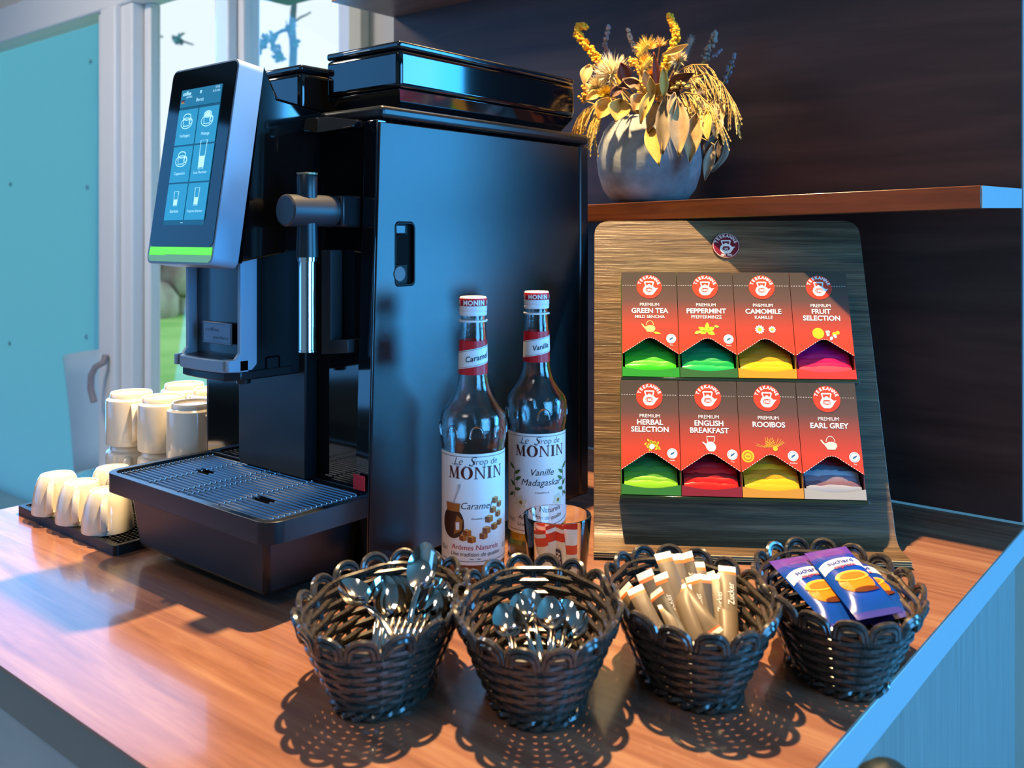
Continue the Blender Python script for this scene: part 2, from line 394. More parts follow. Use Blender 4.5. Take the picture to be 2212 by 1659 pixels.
for k, (px, py, dep, sx, sz, c, lab) in enumerate(((345, 500, 22, 1.0, 1.7, '7f9a8e', 'grey green garden bush beside the left edge of the middle pane'), (405, 535, 26, 1.1, 1.4, '8fa79a', 'pale green garden bush behind the dispenser head outside'),
        (318, 590, 16, .6, 1.0, '8b7f7c', 'low reddish bush outside by the white door post'), (215, 620, 30, .8, 1.5, '8aa08e', 'pale bush in the gap beside the blue sheet outside'), (372, 575, 35, 1.6, 1.1, '98aca4', 'wide pale hedge behind the garden fence'))):
    p = far(px, py, dep); r2 = random.Random(k); mbh = MB()
    for q in range(26):
        mbh.sphere((max(-sx, min(sx, r2.gauss(0, sx * .45))), max(-.7, min(.7, r2.gauss(0, .4))), abs(r2.gauss(0, sz * .5))), r2.uniform(.25, .5), 7, 5)
    o = tag(obj('garden_bush', mbh, noisy('bush%d' % k, c, 'b9c6bd', 2, .95), loc=(p.x, p.y, FLOOR - .06)), lab, 'bush')
fp = far(372, 640, 17.5); fence = thing('garden_fence', 'dark wire garden fence across the far lawn', 'fence', (fp.x, fp.y, FLOOR - .06))
M_fence = mat('fence_dark', '44565c', .7)
for i in range(9): obj('fence_post', MB().tube([(-4 + i * 1.1, 0, 0), (-4 + i * 1.1, 0, 1.1)], .035, 6), M_fence, fence)
for z in (.25, .62, 1.0): obj('fence_rail', MB().tube([(-4.2, 0, z), (5, 0, z)], .025, 6), M_fence, fence)
bd = thing('garden_shed', 'white garden building far behind the lawn', 'building', (far(400, 600, 40).x, far(400, 600, 40).y, FLOOR - .06))
obj('wall', MB().box(-4, 5, 0, 2, 0, 1.6), mat('shed_white', 'd5dde0', .8), bd); obj('roof', MB().hexa([(-4.2, -.2, 1.6), (5.2, -.2, 1.6), (5.2, 2.2, 1.6), (-4.2, 2.2, 1.6)], [(-4.2, .8, 2.1), (5.2, .8, 2.1), (5.2, 1.2, 2.1), (-4.2, 1.2, 2.1)]), mat('shed_roof', '9aa9ae', .8), bd)

# ================================================================== COUNTER, PANEL, SHELF
XR, XL, YF, YB = -0.255, -1.372, 0.347, 1.371
M_top = wood('counter_laminate', '6a4434', '825845', '967057', 0, 1.0, 0.22, coat=0.25, stretch=16, dist=3)
M_edge = mat('edge_band', '9a9da0', 0.32)
ct = thing('countertop', 'reddish brown wood worktop with pale grey edge band', 'worktop', ((XL + XR) / 2, (YF + YB) / 2, -0.04))
co = V(ct.location)
obj('surface', MB().box(XL, XR, YF, YB, -0.003, 0.0), M_top, ct, org=co, smooth=False)
obj('front_edge', MB().box(XL, XR - .002, YF + .0012, YF + .02, -0.039, -0.003), mat('front_band', '6f736c', 0.4), ct, org=co, smooth=False)
obj('side_edge', MB().box(XR - .02, XR - .0005, YF + .021, YB, -0.040, -0.003), M_edge, ct, org=co, bev=.002)
obj('core', MB().box(XL + .001, XR - .021, YF + .021, YB, -0.038, -0.0035), mat('core_board', '75685a', 0.8), ct, org=co, smooth=False)
cab = thing('base_cabinet', 'pale grey base cabinet under the wooden worktop', 'cabinet', ((XL + XR) / 2, (YF + YB) / 2, FLOOR))
co = V(cab.location); M_cab = noisy('cabinet_grey', '9ea5a4', 'a8aeac', 6, 0.5)
obj('carcass', MB().box(XL + .03, XR - .031, YF + .03, YB, FLOOR, -0.0405), mat('carcass', '8d9492', .6), cab, org=co, smooth=False)
for i in range(3):
    w3 = (XR - XL - .02) / 3; obj('front_panel', MB().box(XL + .01 + i * w3 + .001, XL + .01 + (i + 1) * w3 - .001, YF + .006, YF + .029, FLOOR + .08, -0.043), M_cab, cab, org=co, bev=.0015)
obj('plinth', MB().box(XL + .03, XR - .05, YF + .05, YB, FLOOR, FLOOR + .079), mat('plinth', '3a3d3d', .6), cab, org=co, smooth=False)
obj('side_panel', MB().box(XR - .03, XR - .012, YF + .03, YB, FLOOR, -0.0405), wood('side_grey', '6e665e', '7a7168', '827970', 2, 2.0, .5, stretch=20), cab, org=co, bev=.0015)
pp = at_d(1916, 1647, .60); post = thing('barrier_post', 'dark rounded post top at the lower right beside the counter', 'post', (pp.x, pp.y, FLOOR))
PD = mat('post_dark', '061a22', .55, spec=.3); hz = pp.z - FLOOR
obj('pole', MB().lathe([(.016, .02), (.016, hz - .03)], 20), PD, post); obj('base', MB().lathe([(0, 0), (.05, 0), (.048, .012), (.018, .022)], 28), PD, post)
obj('cap', MB().lathe([(.0165, hz - .034), (.0205, hz - .026), (.0210, hz - .018), (.0175, hz - .008), (.0095, hz - .0015), (0, hz)], 24), PD, post)
M_panel = wood('dark_panel', '2e1a14', '402620', '4e3028', 0, .9, 0.42, stretch=10)
bp_ = thing('back_panel', 'dark brown wooden panel behind the counter', 'panel', (-.86, YB, 0)); co = V(bp_.location)
obj('board', MB().box(-1.457, -.2595, YB, YB + .024, 0.003, 1.6), M_panel, bp_, org=co, bev=.001)
obj('edge_strip', MB().box(-.259, -.2575, YB + .0005, YB + .024, 0.003, 1.6), M_edge, bp_, org=co, smooth=False)
# wall shelf
M_shelf = wood('shelf_wood', '3a1c0e', '532a14', '68381c', 0, 1.2, 0.3, coat=.2, stretch=14)
sh = thing('wall_shelf', 'brown wooden wall shelf carrying the vase', 'shelf', (-.62, 1.26, .41)); co = V(sh.location)
def zs(x, y): return 0.0098 * (x + .26) / .525 + .005 * (y - 1.157) / .214
sb = MB(); x0, x1, y0, y1 = -1.08, -.2605, 1.157, 1.3705
sb.hexa([(x, y, .412 + zs(x, y)) for x, y in ((x0, y0), (x1, y0), (x1, y1), (x0, y1))], [(x, y, .4385 + zs(x, y)) for x, y in ((x0, y0), (x1, y0), (x1, y1), (x0, y1))])
obj('board', sb, M_shelf, sh, org=co, bev=.001)
eb = MB().hexa([(x, y, .4125 + zs(x, y)) for x, y in ((-.2603, y0 + .001), (-.2590, y0 + .001), (-.2590, y1), (-.2603, y1))], [(x, y, .438 + zs(x, y)) for x, y in ((-.2603, y0 + .001), (-.2590, y0 + .001), (-.2590, y1), (-.2603, y1))])
obj('end_band', eb, M_edge, sh, org=co, smooth=False)
# upper cabinet whose underside shows at the top
uc = thing('upper_cabinet', 'brown upper cabinet above the dark back panel, only its underside in view', 'cabinet', (-.86, 1.25, .848)); co = V(uc.location)
obj('bottom_board', MB().box(-1.457, -.26, 1.202, 1.371, .848, .868), wood('upper_brown', '4f382b', '5f4636', '6d5342', 0, 1, .4), uc, org=co, bev=.001)
obj('carcass', MB().box(-1.455, -.262, 1.204, 1.371, .868, 1.5), M_panel, uc, org=co, smooth=False)
# ================================================================== COFFEE MACHINE
XS, XM0, YM0, YM1 = -0.752, -1.090, 0.690, 1.085
mo = V((-0.92, 0.83, 0.0))
mach = thing('coffee_machine', 'black bean to cup coffee machine with tilted touch screen', 'coffee machine', mo)
G_black = mat('gloss_black', '08090b', 0.07, coat=0.3)
S_black = mat('satin_black', '121519', 0.33)
P_black = noisy('side_black', '0b0e12', '0e1115', 60, 0.31, bump=0.08, bscale=900)
SILV = mat('silver_with_blue_light', '7d94a6', 0.5, metal=0.1, spec=.3)  # blue window light is mixed into the base colour of the silver
CHROME = mat('chrome', 'd5d6d8', 0.12, metal=1.0)
def mp(name, mb, m, par=None, **k):
    k.setdefault('bev', 0.0015); return obj(name, mb, m, par or mach, org=mo, **k)
def side(y, z, x): return (x, y, z)
mp('carcass', MB().box(XM0, XS - .006, YM0, YM1 - .004, .014, .508), G_black, bev=.003)
for fx in (-1.06, -.79):
    for fy in (.72, 1.05): mp('foot', MB().lathe([(.016, 0), (.016, .015)], 16, (fx, fy, 0)), S_black)
# right side panel with the lock opening
front = lambda z: .6875 - .0165 * (.52 - z) / .5
def TX(x): return lambda a, b, c: (x + c, a, b)
out = [(front(.02), .02), (1.060, .02), (1.060, .505), (front(.505) + .001, .505)]
hole = rrect(.7095, .7405, .325, .396, .006)[::-1]
sp_ = mp('side_panel', MB().poly([out, hole], -.004, 0, TX(XS)), P_black, bev=.0008)
rc = mp('lock_recess', MB().poly([rrect(.7085, .7415, .324, .397, .007)], -.0058, -.0052, TX(XS)).poly([rrect(.7097, .7403, .3252, .3958, .006), rrect(.7113, .7387, .3268, .3942, .005)[::-1]], -.0052, .0005, TX(XS)), mat('recess_black', '040506', .5, spec=.2), bev=0)
mp('lock_plate', MB().poly([rrect(.714, .733, .348, .383, .005)], -.0052, -.0025, TX(XS)), mat('pure_black', '020203', .7, spec=.1), bev=.001)
mp('key', MB().poly([circ(.7165, .3385, .0085, 20)], -.005, .001, TX(XS)), mat('key_grey', '4a4b4d', .45), bev=.001)
mp('latch', MB().box(XS - .005, XS - .001, .7125, .727, .383, .393), mat('latch_blue', '16222c', .3), bev=.001)
mp('top_cover', MB().box(XM0 - .001, XS, YM0 + .0, YM1, .5095, .524), P_black, bev=.005, seg=3)
mp('rear_frame', MB().box(XM0, XS, 1.0625, YM1, .016, .5085), S_black, bev=.004)
mp('left_panel', MB().box(XM0 - .004, XM0 - .0005, YM0 + .002, 1.06, .02, .505), P_black, bev=.001)
# glossy slanting strip at the right front edge
st = MB().hexa([(-.778, .674, .104), (XS - .002, .670, .02), (XS - .002, .690, .02), (-.778, .6899, .104)], [(-.778, .6885, .508), (XS - .002, .6855, .508), (XS - .002, .699, .508), (-.778, .699, .508)])
mp('front_strip', st, mat('strip_black', '0a0f16', .06, coat=.5))
mp('sticker', MB().box(-.775, -.757, .6695, .6705, .106, .122), mat('sticker_red', 'c01822', .5), bev=0)
# drip tray
mp('tray_body', MB().hexa([(-1.042, .569, .012), (-.792, .569, .012), (-.792, .689, .012), (-1.042, .689, .012)], [(-1.052, .563, .077), (-.784, .563, .077), (-.784, .689, .077), (-1.052, .689, .077)]), S_black, bev=.006, seg=3)
tray_out = [(-.755, .689)] + [(-1.082, .689)] + [(-1.082 + .02 - .02 * math.cos(a), .545 + .02 - .02 * math.sin(a)) for a in [i * PI / 12 for i in range(7)]] + [(-.755 - .02 + .02 * math.sin(a), .545 + .02 - .02 * math.cos(a)) for a in [i * PI / 12 for i in range(7)]]
tray_in = rrect(-1.073, -.765, .553, .687, .012)
rim = mp('tray_rim', MB().poly([tray_out, tray_in[::-1]], .0775, .100), S_black, bev=.002)
mp('tray_well', MB().poly([rrect(-1.0735, -.7645, .5525, .6875, .012)], .0785, .0800), mat('well_black', '030404', .7, spec=.2), bev=0)
gr = mp('grille', MB().box(-1.070, -.768, .5545, .5565, .0885, .094).box(-1.070, -.768, .6835, .6855, .089, .094), S_black, bev=0)
nb = 19
BAR = mat('bar_steel', '5f6b76', .33, metal=.8)
for i in range(nb):
    y = .5595 + i * (.6815 - .5595) / (nb - 1)
    cuts = [(-1.070, -.768)]
    if i in (10, 11): cuts = [(-1.070, -1.012), (-.985, -.768)]
    if i in (6, 7): cuts = [(-1.070, -.858), (-.828, -.768)]
    mbb = MB()
    for a, b in cuts: mbb.tube([(a, y, .0952), (b, y, .0955)], .0020, 8)
    mp('grille_bar', mbb, BAR, gr, bev=0)
rv = MB()
for x in (-1.062, -1.0, -.94, -.92, -.86, -.775):
    for i in range(nb): rv.sphere((x, .5595 + i * .12200 / (nb - 1), .0975), .0014, 6, 4)
o = mp('rivets', rv, CHROME, gr, bev=0); o['kind'] = 'stuff'
# column behind the tray
mp('centre_panel', MB().box(-.992, -.861, .672, .6895, .1005, .37), S_black)
# head that carries the screen
hd_ = [(.584, .353), (.614, .560), (.630, .533), (.705, .5235), (.705, .3735), (.650, .366)]
mp('head', MB().poly([hd_], -.985, -.857, lambda a, b, c: (c, a, b)), G_black, bev=.002)
wed = [(-.857, .690, .5095), (-.757, .690, .5095), (-.757, .66, .478), (-.80, .65, .47)]
mp('brow', MB().hexa([(-.856, .664, .500), (-.82, .655, .494), (-.780, .672, .500), (-.780, .6895, .500)], [(-.856, .668, .515), (-.82, .668, .5145), (-.780, .680, .5085), (-.780, .6895, .5085)]), G_black)
# ---- tilted screen
up = V((0, .034, .221)).normalized(); nx = V((1, 0, 0)); nn = nx.cross(up)
s0 = V((-.9855, .547, .350)); SW, SH = .131, .2236
def TS(x, y, z=0): return s0 + nx * x + up * y + nn * z
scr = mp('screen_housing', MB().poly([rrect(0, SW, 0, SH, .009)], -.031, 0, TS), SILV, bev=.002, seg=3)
M_glass = mat('screen_glass', '03070d', .06)
mp('screen_glass', MB().poly([rrect(.0025, SW - .0025, .0195, SH - .0025, .007)], 0.0001, .0008, TS), M_glass, scr, bev=0)
GREEN = mat('green_glow', '2f9a10', .3, emit='68e400', estr=.85); GREEN2 = mat('green_lip', '9fb88f', .3, emit='40c010', estr=.2)
mp('light_bar', MB().poly([[(.004, .0095), (.034, .0095), (.04, .0105), (SW - .0035, .0105), (SW - .0035, .0188), (.005, .0188)]], .0001, .0007, TS), GREEN, scr, bev=0)
mp('light_lip', MB().poly([[(.0085, .0025), (SW - .0085, .0025), (SW - .0035, .0060), (SW - .0035, .0103), (.04, .0103), (.034, .0093), (.0035, .0093), (.0035, .006)]], .0001, .0006, TS), GREEN2, scr, bev=0)
# display: corner pixels -> positions on the glass
def on_glass(px, py):
    d = ray(px, py); t = (s0 - V((0, 0, CAM_H))).dot(nn) / d.dot(nn); p = V((0, 0, CAM_H)) + d * t - s0; return p.dot(nx), p.dot(up)
a0, b0 = on_glass(354, 487); a1, b1 = on_glass(484, 181)
a0 = (a0 + on_glass(397, 199)[0]) / 2; a1 = (a1 + on_glass(441.6, 484)[0]) / 2
DW, DH = a1 - a0, b1 - b0
M_lcd = mat('lcd_back', '0a3246', .3, emit='0d5674', estr=.55); M_tile = mat('lcd_tile', '14506c', .3, emit='2b9ecb', estr=.62); M_ico = mat('lcd_white', 'a0d0e4', .3, emit='b4e4f4', estr=.75)
dsp = mp('display', MB().poly([[(a0, b0), (a1, b0), (a1, b1), (a0, b1)]], .0009, .0011, TS), M_lcd, scr, bev=0)
def TD(x, y): return TS(a0 + x * DW, b0 + y * DH, .0016) - mo
def TD2(x, y): return TS(a0 + x * DW, b0 + y * DH, .0019) - mo
asp = DW / DH
for r in range(3):
    for c in range(2):
        D2().loops([(c * .5 + (.0 if c == 0 else .012), .035 + r * .275), (c * .5 + (.488 if c == 0 else .5), .035 + r * .275), (c * .5 + (.488 if c == 0 else .5), .298 + r * .275), (c * .5 + (.0 if c == 0 else .012), .298 + r * .275)]).lay('tile', M_tile, scr, TD)
D2().loops([(0, .868), (1, .868), (1, 1), (0, 1)]).lay('header', mat('lcd_head', '10465e', .3, emit='1d7fa8', estr=.55), scr, TD)
def TT(x, y): return TD2(x, y * asp)
ic = D2()
def cup_icon(cx, cy, s, saucer=True):
    if saucer: ic.line(circ(cx, cy / asp - .02 * s, .14 * s, 20, .55), .012, True)
    ic.line([(cx - .09 * s, cy / asp + .07 * s), (cx - .07 * s, cy / asp - .06 * s), (cx + .07 * s, cy / asp - .06 * s), (cx + .09 * s, cy / asp + .07 * s)], .014)
    ic.line(circ(cx, cy / asp + .07 * s, .09 * s, 16, .5), .014, True); ic.line(circ(cx + .1 * s, cy / asp, .04 * s, 10), .012, True)
def glass_icon(cx, cy, s, h):
    y = cy / asp; ic.line([(cx - .06 * s, y + h), (cx - .045 * s, y - h), (cx + .045 * s, y - h), (cx + .06 * s, y + h)], .012, True)
    ic.loops([(cx - .052 * s, y - h * .1), (cx - .042 * s, y - h * .9), (cx + .042 * s, y - h * .9), (cx + .052 * s, y - h * .1)])
cup_icon(.24, .755, 1); cup_icon(.75, .755, 1); cup_icon(.24, .475, 1); glass_icon(.75, .50, 1.3, .2); glass_icon(.24, .19, .9, .1); glass_icon(.75, .20, .9, .12)
ic.loops(circ(.75, .755 / asp + .07, .07, 14, .5))
for t, x, y, s in (('Verlängert', .24, .642, .062), ('Melange', .75, .642, .062), ('Cappuccino', .24, .365, .058), ('Latte Macchiato', .75, .365, .05), ('Espresso', .24, .09, .062), ('Doppelter Espresso', .75, .09, .046), ('Bereit', .5, .898, .075)):
    ic.text(t, x, y / asp, s)
ic.text('coffee', .15, .955 / asp, .085, bold=.02); ic.text('perfect', .22, .935 / asp, .05); ic.text('≡', .5, .95 / asp, .09, bold=.02); ic.text('07:58', .9, .975 / asp, .045); ic.text('26.02.2024', .88, .95 / asp, .04)
ic.loops([(.44, .014 / asp), (.5, .014 / asp), (.5, .018 / asp), (.44, .018 / asp)])
ic.lay('lettering', M_ico, scr, TT)
for k, c in enumerate(('d0a020', 'b02020', '101010')): D2().loops([(.03, .898 + k * .009), (.11, .898 + k * .009), (.11, .906 + k * .009), (.03, .906 + k * .009)]).lay('flag_stripe', mat('flag%d' % k, c, .4, emit=c, estr=.25), scr, TD2)
# ---- spout unit
blk = mp('spout_block', MB().box(-.968, -.872, .6005, .689, .222, .372), S_black, bev=.002)
mp('spout_front', MB().grid(lambda u, v: (-.967 + .094 * u, .6 - .006 * math.sin(PI * u) , .2455 + v * .115), 12, 2), mat('front_grey_black', '16151a', .3, coat=.2), blk, bev=0)
for x in (-.974, -.872):
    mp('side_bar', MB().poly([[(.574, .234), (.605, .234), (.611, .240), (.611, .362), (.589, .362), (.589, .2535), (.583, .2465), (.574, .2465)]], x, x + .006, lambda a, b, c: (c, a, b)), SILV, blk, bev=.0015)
nose = [(-.974, .600), (-.974, .586)] + [(-.92 + .042 * math.sin(t), .5775 - .0045 * math.cos(t * 1.2)) for t in [(-1 + i / 4) * 1.0 for i in range(9)]] + [(-.866, .586), (-.866, .600)]
nose = [(-.974, .600), (-.974, .588), (-.962, .5745), (-.948, .5715), (-.92, .570), (-.892, .5715), (-.878, .5745), (-.866, .588), (-.866, .600)]
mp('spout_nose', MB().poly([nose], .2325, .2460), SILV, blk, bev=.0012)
mp('nose_pad', MB().poly([[(-.964, .5995), (-.956, .5785), (-.92, .5745), (-.884, .5785), (-.876, .5995)]], .2462, .2470), S_black, blk, bev=0)
mp('spout_base', MB().poly([[(x * .97 - .92 * .03, y + .003) for x, y in nose[1:-1]] + [(-.868, .66), (-.972, .66)]], .2235, .2324), S_black, blk, bev=.001)
for x in (-.905, -.935): mp('nozzle', MB().lathe([(.0075, 0), (.009, .012)], 14, (x, .62, .2135)), S_black, blk, bev=0)
pl0, pl1 = at_y(440, 739, .592), at_y(502, 699, .592)
plq = mp('name_plate', MB().box(pl0.x, pl1.x, .5905, .5925, pl0.z, pl1.z), mat('plate_steel', '6c6e74', .42, .7), blk, bev=.0006)
pw, phh = pl1.x - pl0.x, pl1.z - pl0.z
D2().text('coffee', -.16, .08, .24, sx=.85).text('perfect', .14, -.26, .22, sx=.85).line([(-.47, .42), (.47, .42), (.47, -.42), (-.47, -.42)], .02, True).lay('lettering', mat('etched', '4a4c52', .4, .6), plq, lambda x, y: V(((pl0.x + pl1.x) / 2 + x * pw, .5902, (pl0.z + pl1.z) / 2 + y * phh)) - mo)
mp('hatch', MB().poly([rrect(.625, .645, .224, .246, .003), rrect(.627, .643, .2245, .244, .002)[::-1]], -.872, -.8712, lambda a, b, c: (c, a, b)), G_black, blk, bev=0)
# ---- steam wand with cross handle
wx, wy = -.80, .627
wa = mp('wand_mount', MB().box(-.818, -.782, .660, .6895, .39, .425), S_black, bev=.003)
mp('wand_handle', MB().lathe([(0, 0), (.0150, 0), (.0170, .0015), (.0172, .060), (.0165, .064)], 28).xf(lambda p: V((wx + p.x, .598 + p.z, .4075 + p.y))), mat('wand_grey', '2e2f33', .42, .2), wa, bev=0)
mp('wand_sleeve', MB().lathe([(0, .446), (.0100, .446), (.0108, .4445), (.0108, .425), (.0108, .392), (.0118, .358), (0, .358)], 24, (wx, wy, 0)), mat('wand_dark', '15191e', .35), wa, bev=0)
mp('wand_tube', MB().lathe([(0, .3578), (.0105, .3578), (.0105, .3535), (.0093, .353), (.0093, .259), (.0098, .2585), (.0098, .257), (0, .257)], 24, (wx, wy, 0)), CHROME, wa, bev=0)
mp('wand_cap', MB().lathe([(.011, .446), (.0112, .448), (0, .449)], 24, (wx, wy, 0)), mat('wand_cap', '8c7a5c', .35, .4), wa, bev=0)
mp('hose_bracket', MB().poly([[(-.832, .247), (-.787, .252), (-.787, .267), (-.816, .264), (-.816, .365), (-.832, .365)]], .672, .6895, lambda a, b, c: (a, c, b)), mat('bracket_grey', '24282b', .5), bev=.001)
# ---- bean hoppers on top
def hopper(x0, x1, y0, y1, z0, z1, u=.022, ins=.018):
    h = mp('bean_hopper', MB().hexa([(x0, y0, z0 + u), (x1, y0, z0 + u), (x1, y1, z0 + u), (x0, y1, z0 + u)], [(x0, y0, z1 - .009), (x1, y0, z1 - .009), (x1, y1, z1 - .009), (x0, y1, z1 - .009)]), G_black, bev=.006, seg=3)
    mp('hopper_lid', MB().box(x0 + .0004, x1 - .0004, y0 + .0004, y1 - .0004, z1 - .0088, z1), mat('lid_black', '0c1117', .12, coat=.3), h, bev=.003)
    mp('hopper_neck', MB().hexa([(x0 + ins, y0 + ins * .7, z0), (x1 - ins * .7, y0 + ins * .7, z0), (x1 - ins * .7, y1 - ins, z0), (x0 + ins, y1 - ins, z0)], [(x0 + .001, y0 + .001, z0 + u - .0005), (x1 - .001, y0 + .001, z0 + u - .0005), (x1 - .001, y1 - .001, z0 + u - .0005), (x0 + .001, y1 - .001, z0 + u - .0005)]), G_black, h, bev=.001)
    mp('lid_slot', MB().box(x0 + .035, x0 + .08, y0 - .0014, y0 - .0006, z1 - .006, z1 - .005), mat('slot_white', 'cfd8e0', .3), h, bev=0)
hopper(-.885, -.757, .721, 1.058, .5245, .600)
hopper(-1.070, -.898, .694, .90, .5245, .586, .004, .001)
# ================================================================== CUPS, MUGS, BAR MAT
M_cer = mat('cream_ceramic', 'd9cfbd', 0.12, coat=0.3)
bm_ = thing('bar_mat', 'black rubber bar mat under the small upturned cups', 'mat', (-1.2, .61, 0)); co = V(bm_.location)
mx0, mx1, my0, my1 = -1.332, -1.065, .551, .672
RUB = mat('rubber_black', '0b0d10', .45)
obj('rim', MB().poly([rrect(mx0, mx1, my0, my1, .006), rrect(mx0 + .007, mx1 - .007, my0 + .007, my1 - .007, .004)[::-1]], 0, .012), RUB, bm_, org=co, bev=.0015)
obj('base_sheet', MB().box(mx0 + .006, mx1 - .006, my0 + .006, my1 - .006, .0005, .006), RUB, bm_, org=co, smooth=False)
nb_ = MB()
for i in range(38):
    for j in range(17): nb_.lathe([(.0022, 0), (.0020, .0045), (0, .005)], 6, (mx0 + .010 + i * .00667, my0 + .0105 + j * .00625, .006))
o = obj('nubs', nb_, mat('nub_black', '1a1c1e', .35), bm_, org=co); o['kind'] = 'stuff'
def cup_me():
    b = MB().lathe([(.0275, .004), (.0290, .0), (.0310, .0005), (.0312, .004), (.0300, .018), (.0272, .034), (.0235, .0455), (.0215, .0485), (.0205, .050), (.0188, .050), (.0178, .0482), (0, .0480)], 36)
    h = MB().tube([(.0232, 0, .0425), (.0290, 0, .0445), (.0345, 0, .040), (.0375, 0, .030), (.0385, 0, .018), (.0365, 0, .0085), (.0300, 0, .0065)], [.0040, .0042, .0044, .0044, .0044, .0042, .0045], 8, flat=.55, up=(1, 0, 0))
    return mesh('cup_body', b, M_cer), mesh('cup_handle', h, M_cer)
cbm, chm = cup_me()
for x, y, a, lab in ((-1.266, .575, -38, 'small cream cup upturned at the left end of the bar mat'), (-1.202, .577, -36, 'small cream cup upturned in the middle of the mat front row'),
                     (-1.138, .580, -34, 'small cream cup upturned nearest the drip tray'), (-1.243, .640, -30, 'small cream cup upturned in the rear row of the mat')):
    t = thing('espresso_cup', lab, 'cup', (x, y, .0112), math.radians(a), 'upturned small cups on the bar mat')
    obj('body', None, None, t, me=cbm); obj('handle', None, None, t, me=chm)
mb1 = mesh('mug_body', MB().lathe([(.0315, .004), (.0330, 0), (.0348, .001), (.0352, .004), (.0352, .0615), (.0345, .0655), (.0315, .0672), (.0298, .0685), (.0290, .0745), (.0282, .0755), (.0262, .0755), (.0252, .0725), (0, .0722)], 40), M_cer)
mb2 = mesh('mug_handle', MB().tube([(.0340, 0, .060), (.0430, 0, .0595), (.0500, 0, .053), (.0530, 0, .042), (.0520, 0, .028), (.0460, 0, .014), (.0345, 0, .0085)], [.0052, .0052, .0054, .0054, .0052, .0048, .0045], 10, flat=.6, up=(1, 0, 0)), M_cer)
for x, y, a, n in ((-1.306, .7015, -22, 'left'), (-1.2335, .711, -8, 'middle'), (-1.158, .712, 2, 'right'), (-1.315, .793, -20, 'rear left'), (-1.238, .795, -10, 'rear right')):
    for k in range(2):
        lab = '%s cream mug upturned in the %s stack behind the small cups' % ('top' if k else 'bottom', n)
        t = thing('coffee_mug', lab, 'mug', (x, y, .0002 + .0757 * k), math.radians(a - 14 * (1 - k)), 'upturned mugs stacked two high')
        obj('body', None, None, t, me=mb1); obj('handle', None, None, t, me=mb2)

# ================================================================== TEA STAND WITH EIGHT BOXES
PHI = 0.5963; SWD, TAL, TL2 = .3618, .3888, .4204
P0 = V((-.6204, .9041, 0)); A_ = V((math.cos(PHI), math.sin(PHI), 0)); N_ = V((-math.sin(PHI), math.cos(PHI), 0))
U_ = N_ * math.sin(TAL) + V((0, 0, 1)) * math.cos(TAL); O_ = A_.cross(U_)        # out of the face
B_ = P0 + N_ * .063 + V((0, 0, .012))
M_stand = wood('stand_wood', '3a2b1e', '5a4530', '7a6146', 0, 1.6, 0.38, bump=.55, stretch=26, dist=4)
stand = thing('tea_display_stand', 'dark grained wooden stand leaning back with eight tea boxes', 'stand', P0, PHI); 
su, sn = math.cos(TAL), math.sin(TAL)
cl_ = [(0.0, .0065), (.020, .0062), (.036, .0066), (.048, .0090), (.057, .0150), (.0632, .0240), (.0632 + sn * .02, .0240 + su * .02)]
cl_ += [(.063 + sn * t, .012 + su * t) for t in (.06, .12, .2, .28, .36, .40, .408, .413, .417, TL2)]
def inset(k):
    d = TL2 - ([0] * 9 + [0] * 3 + [.40, .408, .413, .417, TL2][:5])[k] if k >= 12 else 1
    return 0 if d >= .02 else .02 - math.sqrt(max(0, .02 ** 2 - (.02 - d) ** 2))
sm_ = MB(); rows = []
for k, (n, z) in enumerate(cl_):
    a = cl_[max(0, k - 1)]; b = cl_[min(len(cl_) - 1, k + 1)]; t = V((b[0] - a[0], b[1] - a[1])).normalized(); off = V((-t.y, t.x)) * .0035   # up/front side
    i = .0 if k < 12 else inset(k)
    rows.append([(x, n - off.x * s * -1 if False else n + off.x * s, z + off.y * s) for s in (1, -1) for x in (i, SWD - i)])
vs = []; fs = []
for k, r in enumerate(rows):
    vs += [r[0], r[1], r[3], r[2]]
    if k:
        p = (k - 1) * 4; q = k * 4
        for j in range(4): fs.append((p + j, p + (j + 1) % 4, q + (j + 1) % 4, q + j))
m_ = len(rows) - 1; fs += [(3, 2, 1, 0), (m_ * 4, m_ * 4 + 1, m_ * 4 + 2, m_ * 4 + 3)]
obj('bent_board', MB().add(vs, fs), M_stand, stand, ang=25, bev=.0006)
for k in range(3): obj('edge_line', MB().box(0, SWD, -.0012, .0006, .0034 + k * .0026, .0043 + k * .0026), mat('ply_light', 'b9a26c', .4), stand, smooth=False)
obj('back_leg', MB().hexa([(.1, .20, 0), (.26, .20, 0), (.26, .208, 0), (.1, .208, 0)], [(.1, .175, .24), (.26, .175, .24), (.26, .183, .24), (.1, .183, .24)]), M_stand, stand)
RW = [(.186, .0362, .0722), (.041, .0336, .0720)]     # row base along the face, left edge, box width
BD, BH = .047, .140
IR = Matrix.Rotation(-PHI, 4, 'Z') @ Matrix.Translation(-P0)
def face_pt(x, y, z): return B_ + A_ * x + U_ * y + O_ * (.0035 + z)
for y, x, wd in RW:
    lm = MB().hexa([face_pt(x - .002, y - .0045, 0), face_pt(x + wd * 4 + .002, y - .0045, 0), face_pt(x + wd * 4 + .002, y - .001, 0), face_pt(x - .002, y - .001, 0)], [face_pt(x - .002, y - .0045, BD), face_pt(x + wd * 4 + .002, y - .0045, BD), face_pt(x + wd * 4 + .002, y - .001, BD), face_pt(x - .002, y - .001, BD)])
    lm.xf(lambda p: IR @ p); obj('ledge', lm, mat('ledge_dark', '1d2a1c', .08, coat=.5), stand, bev=.0004)
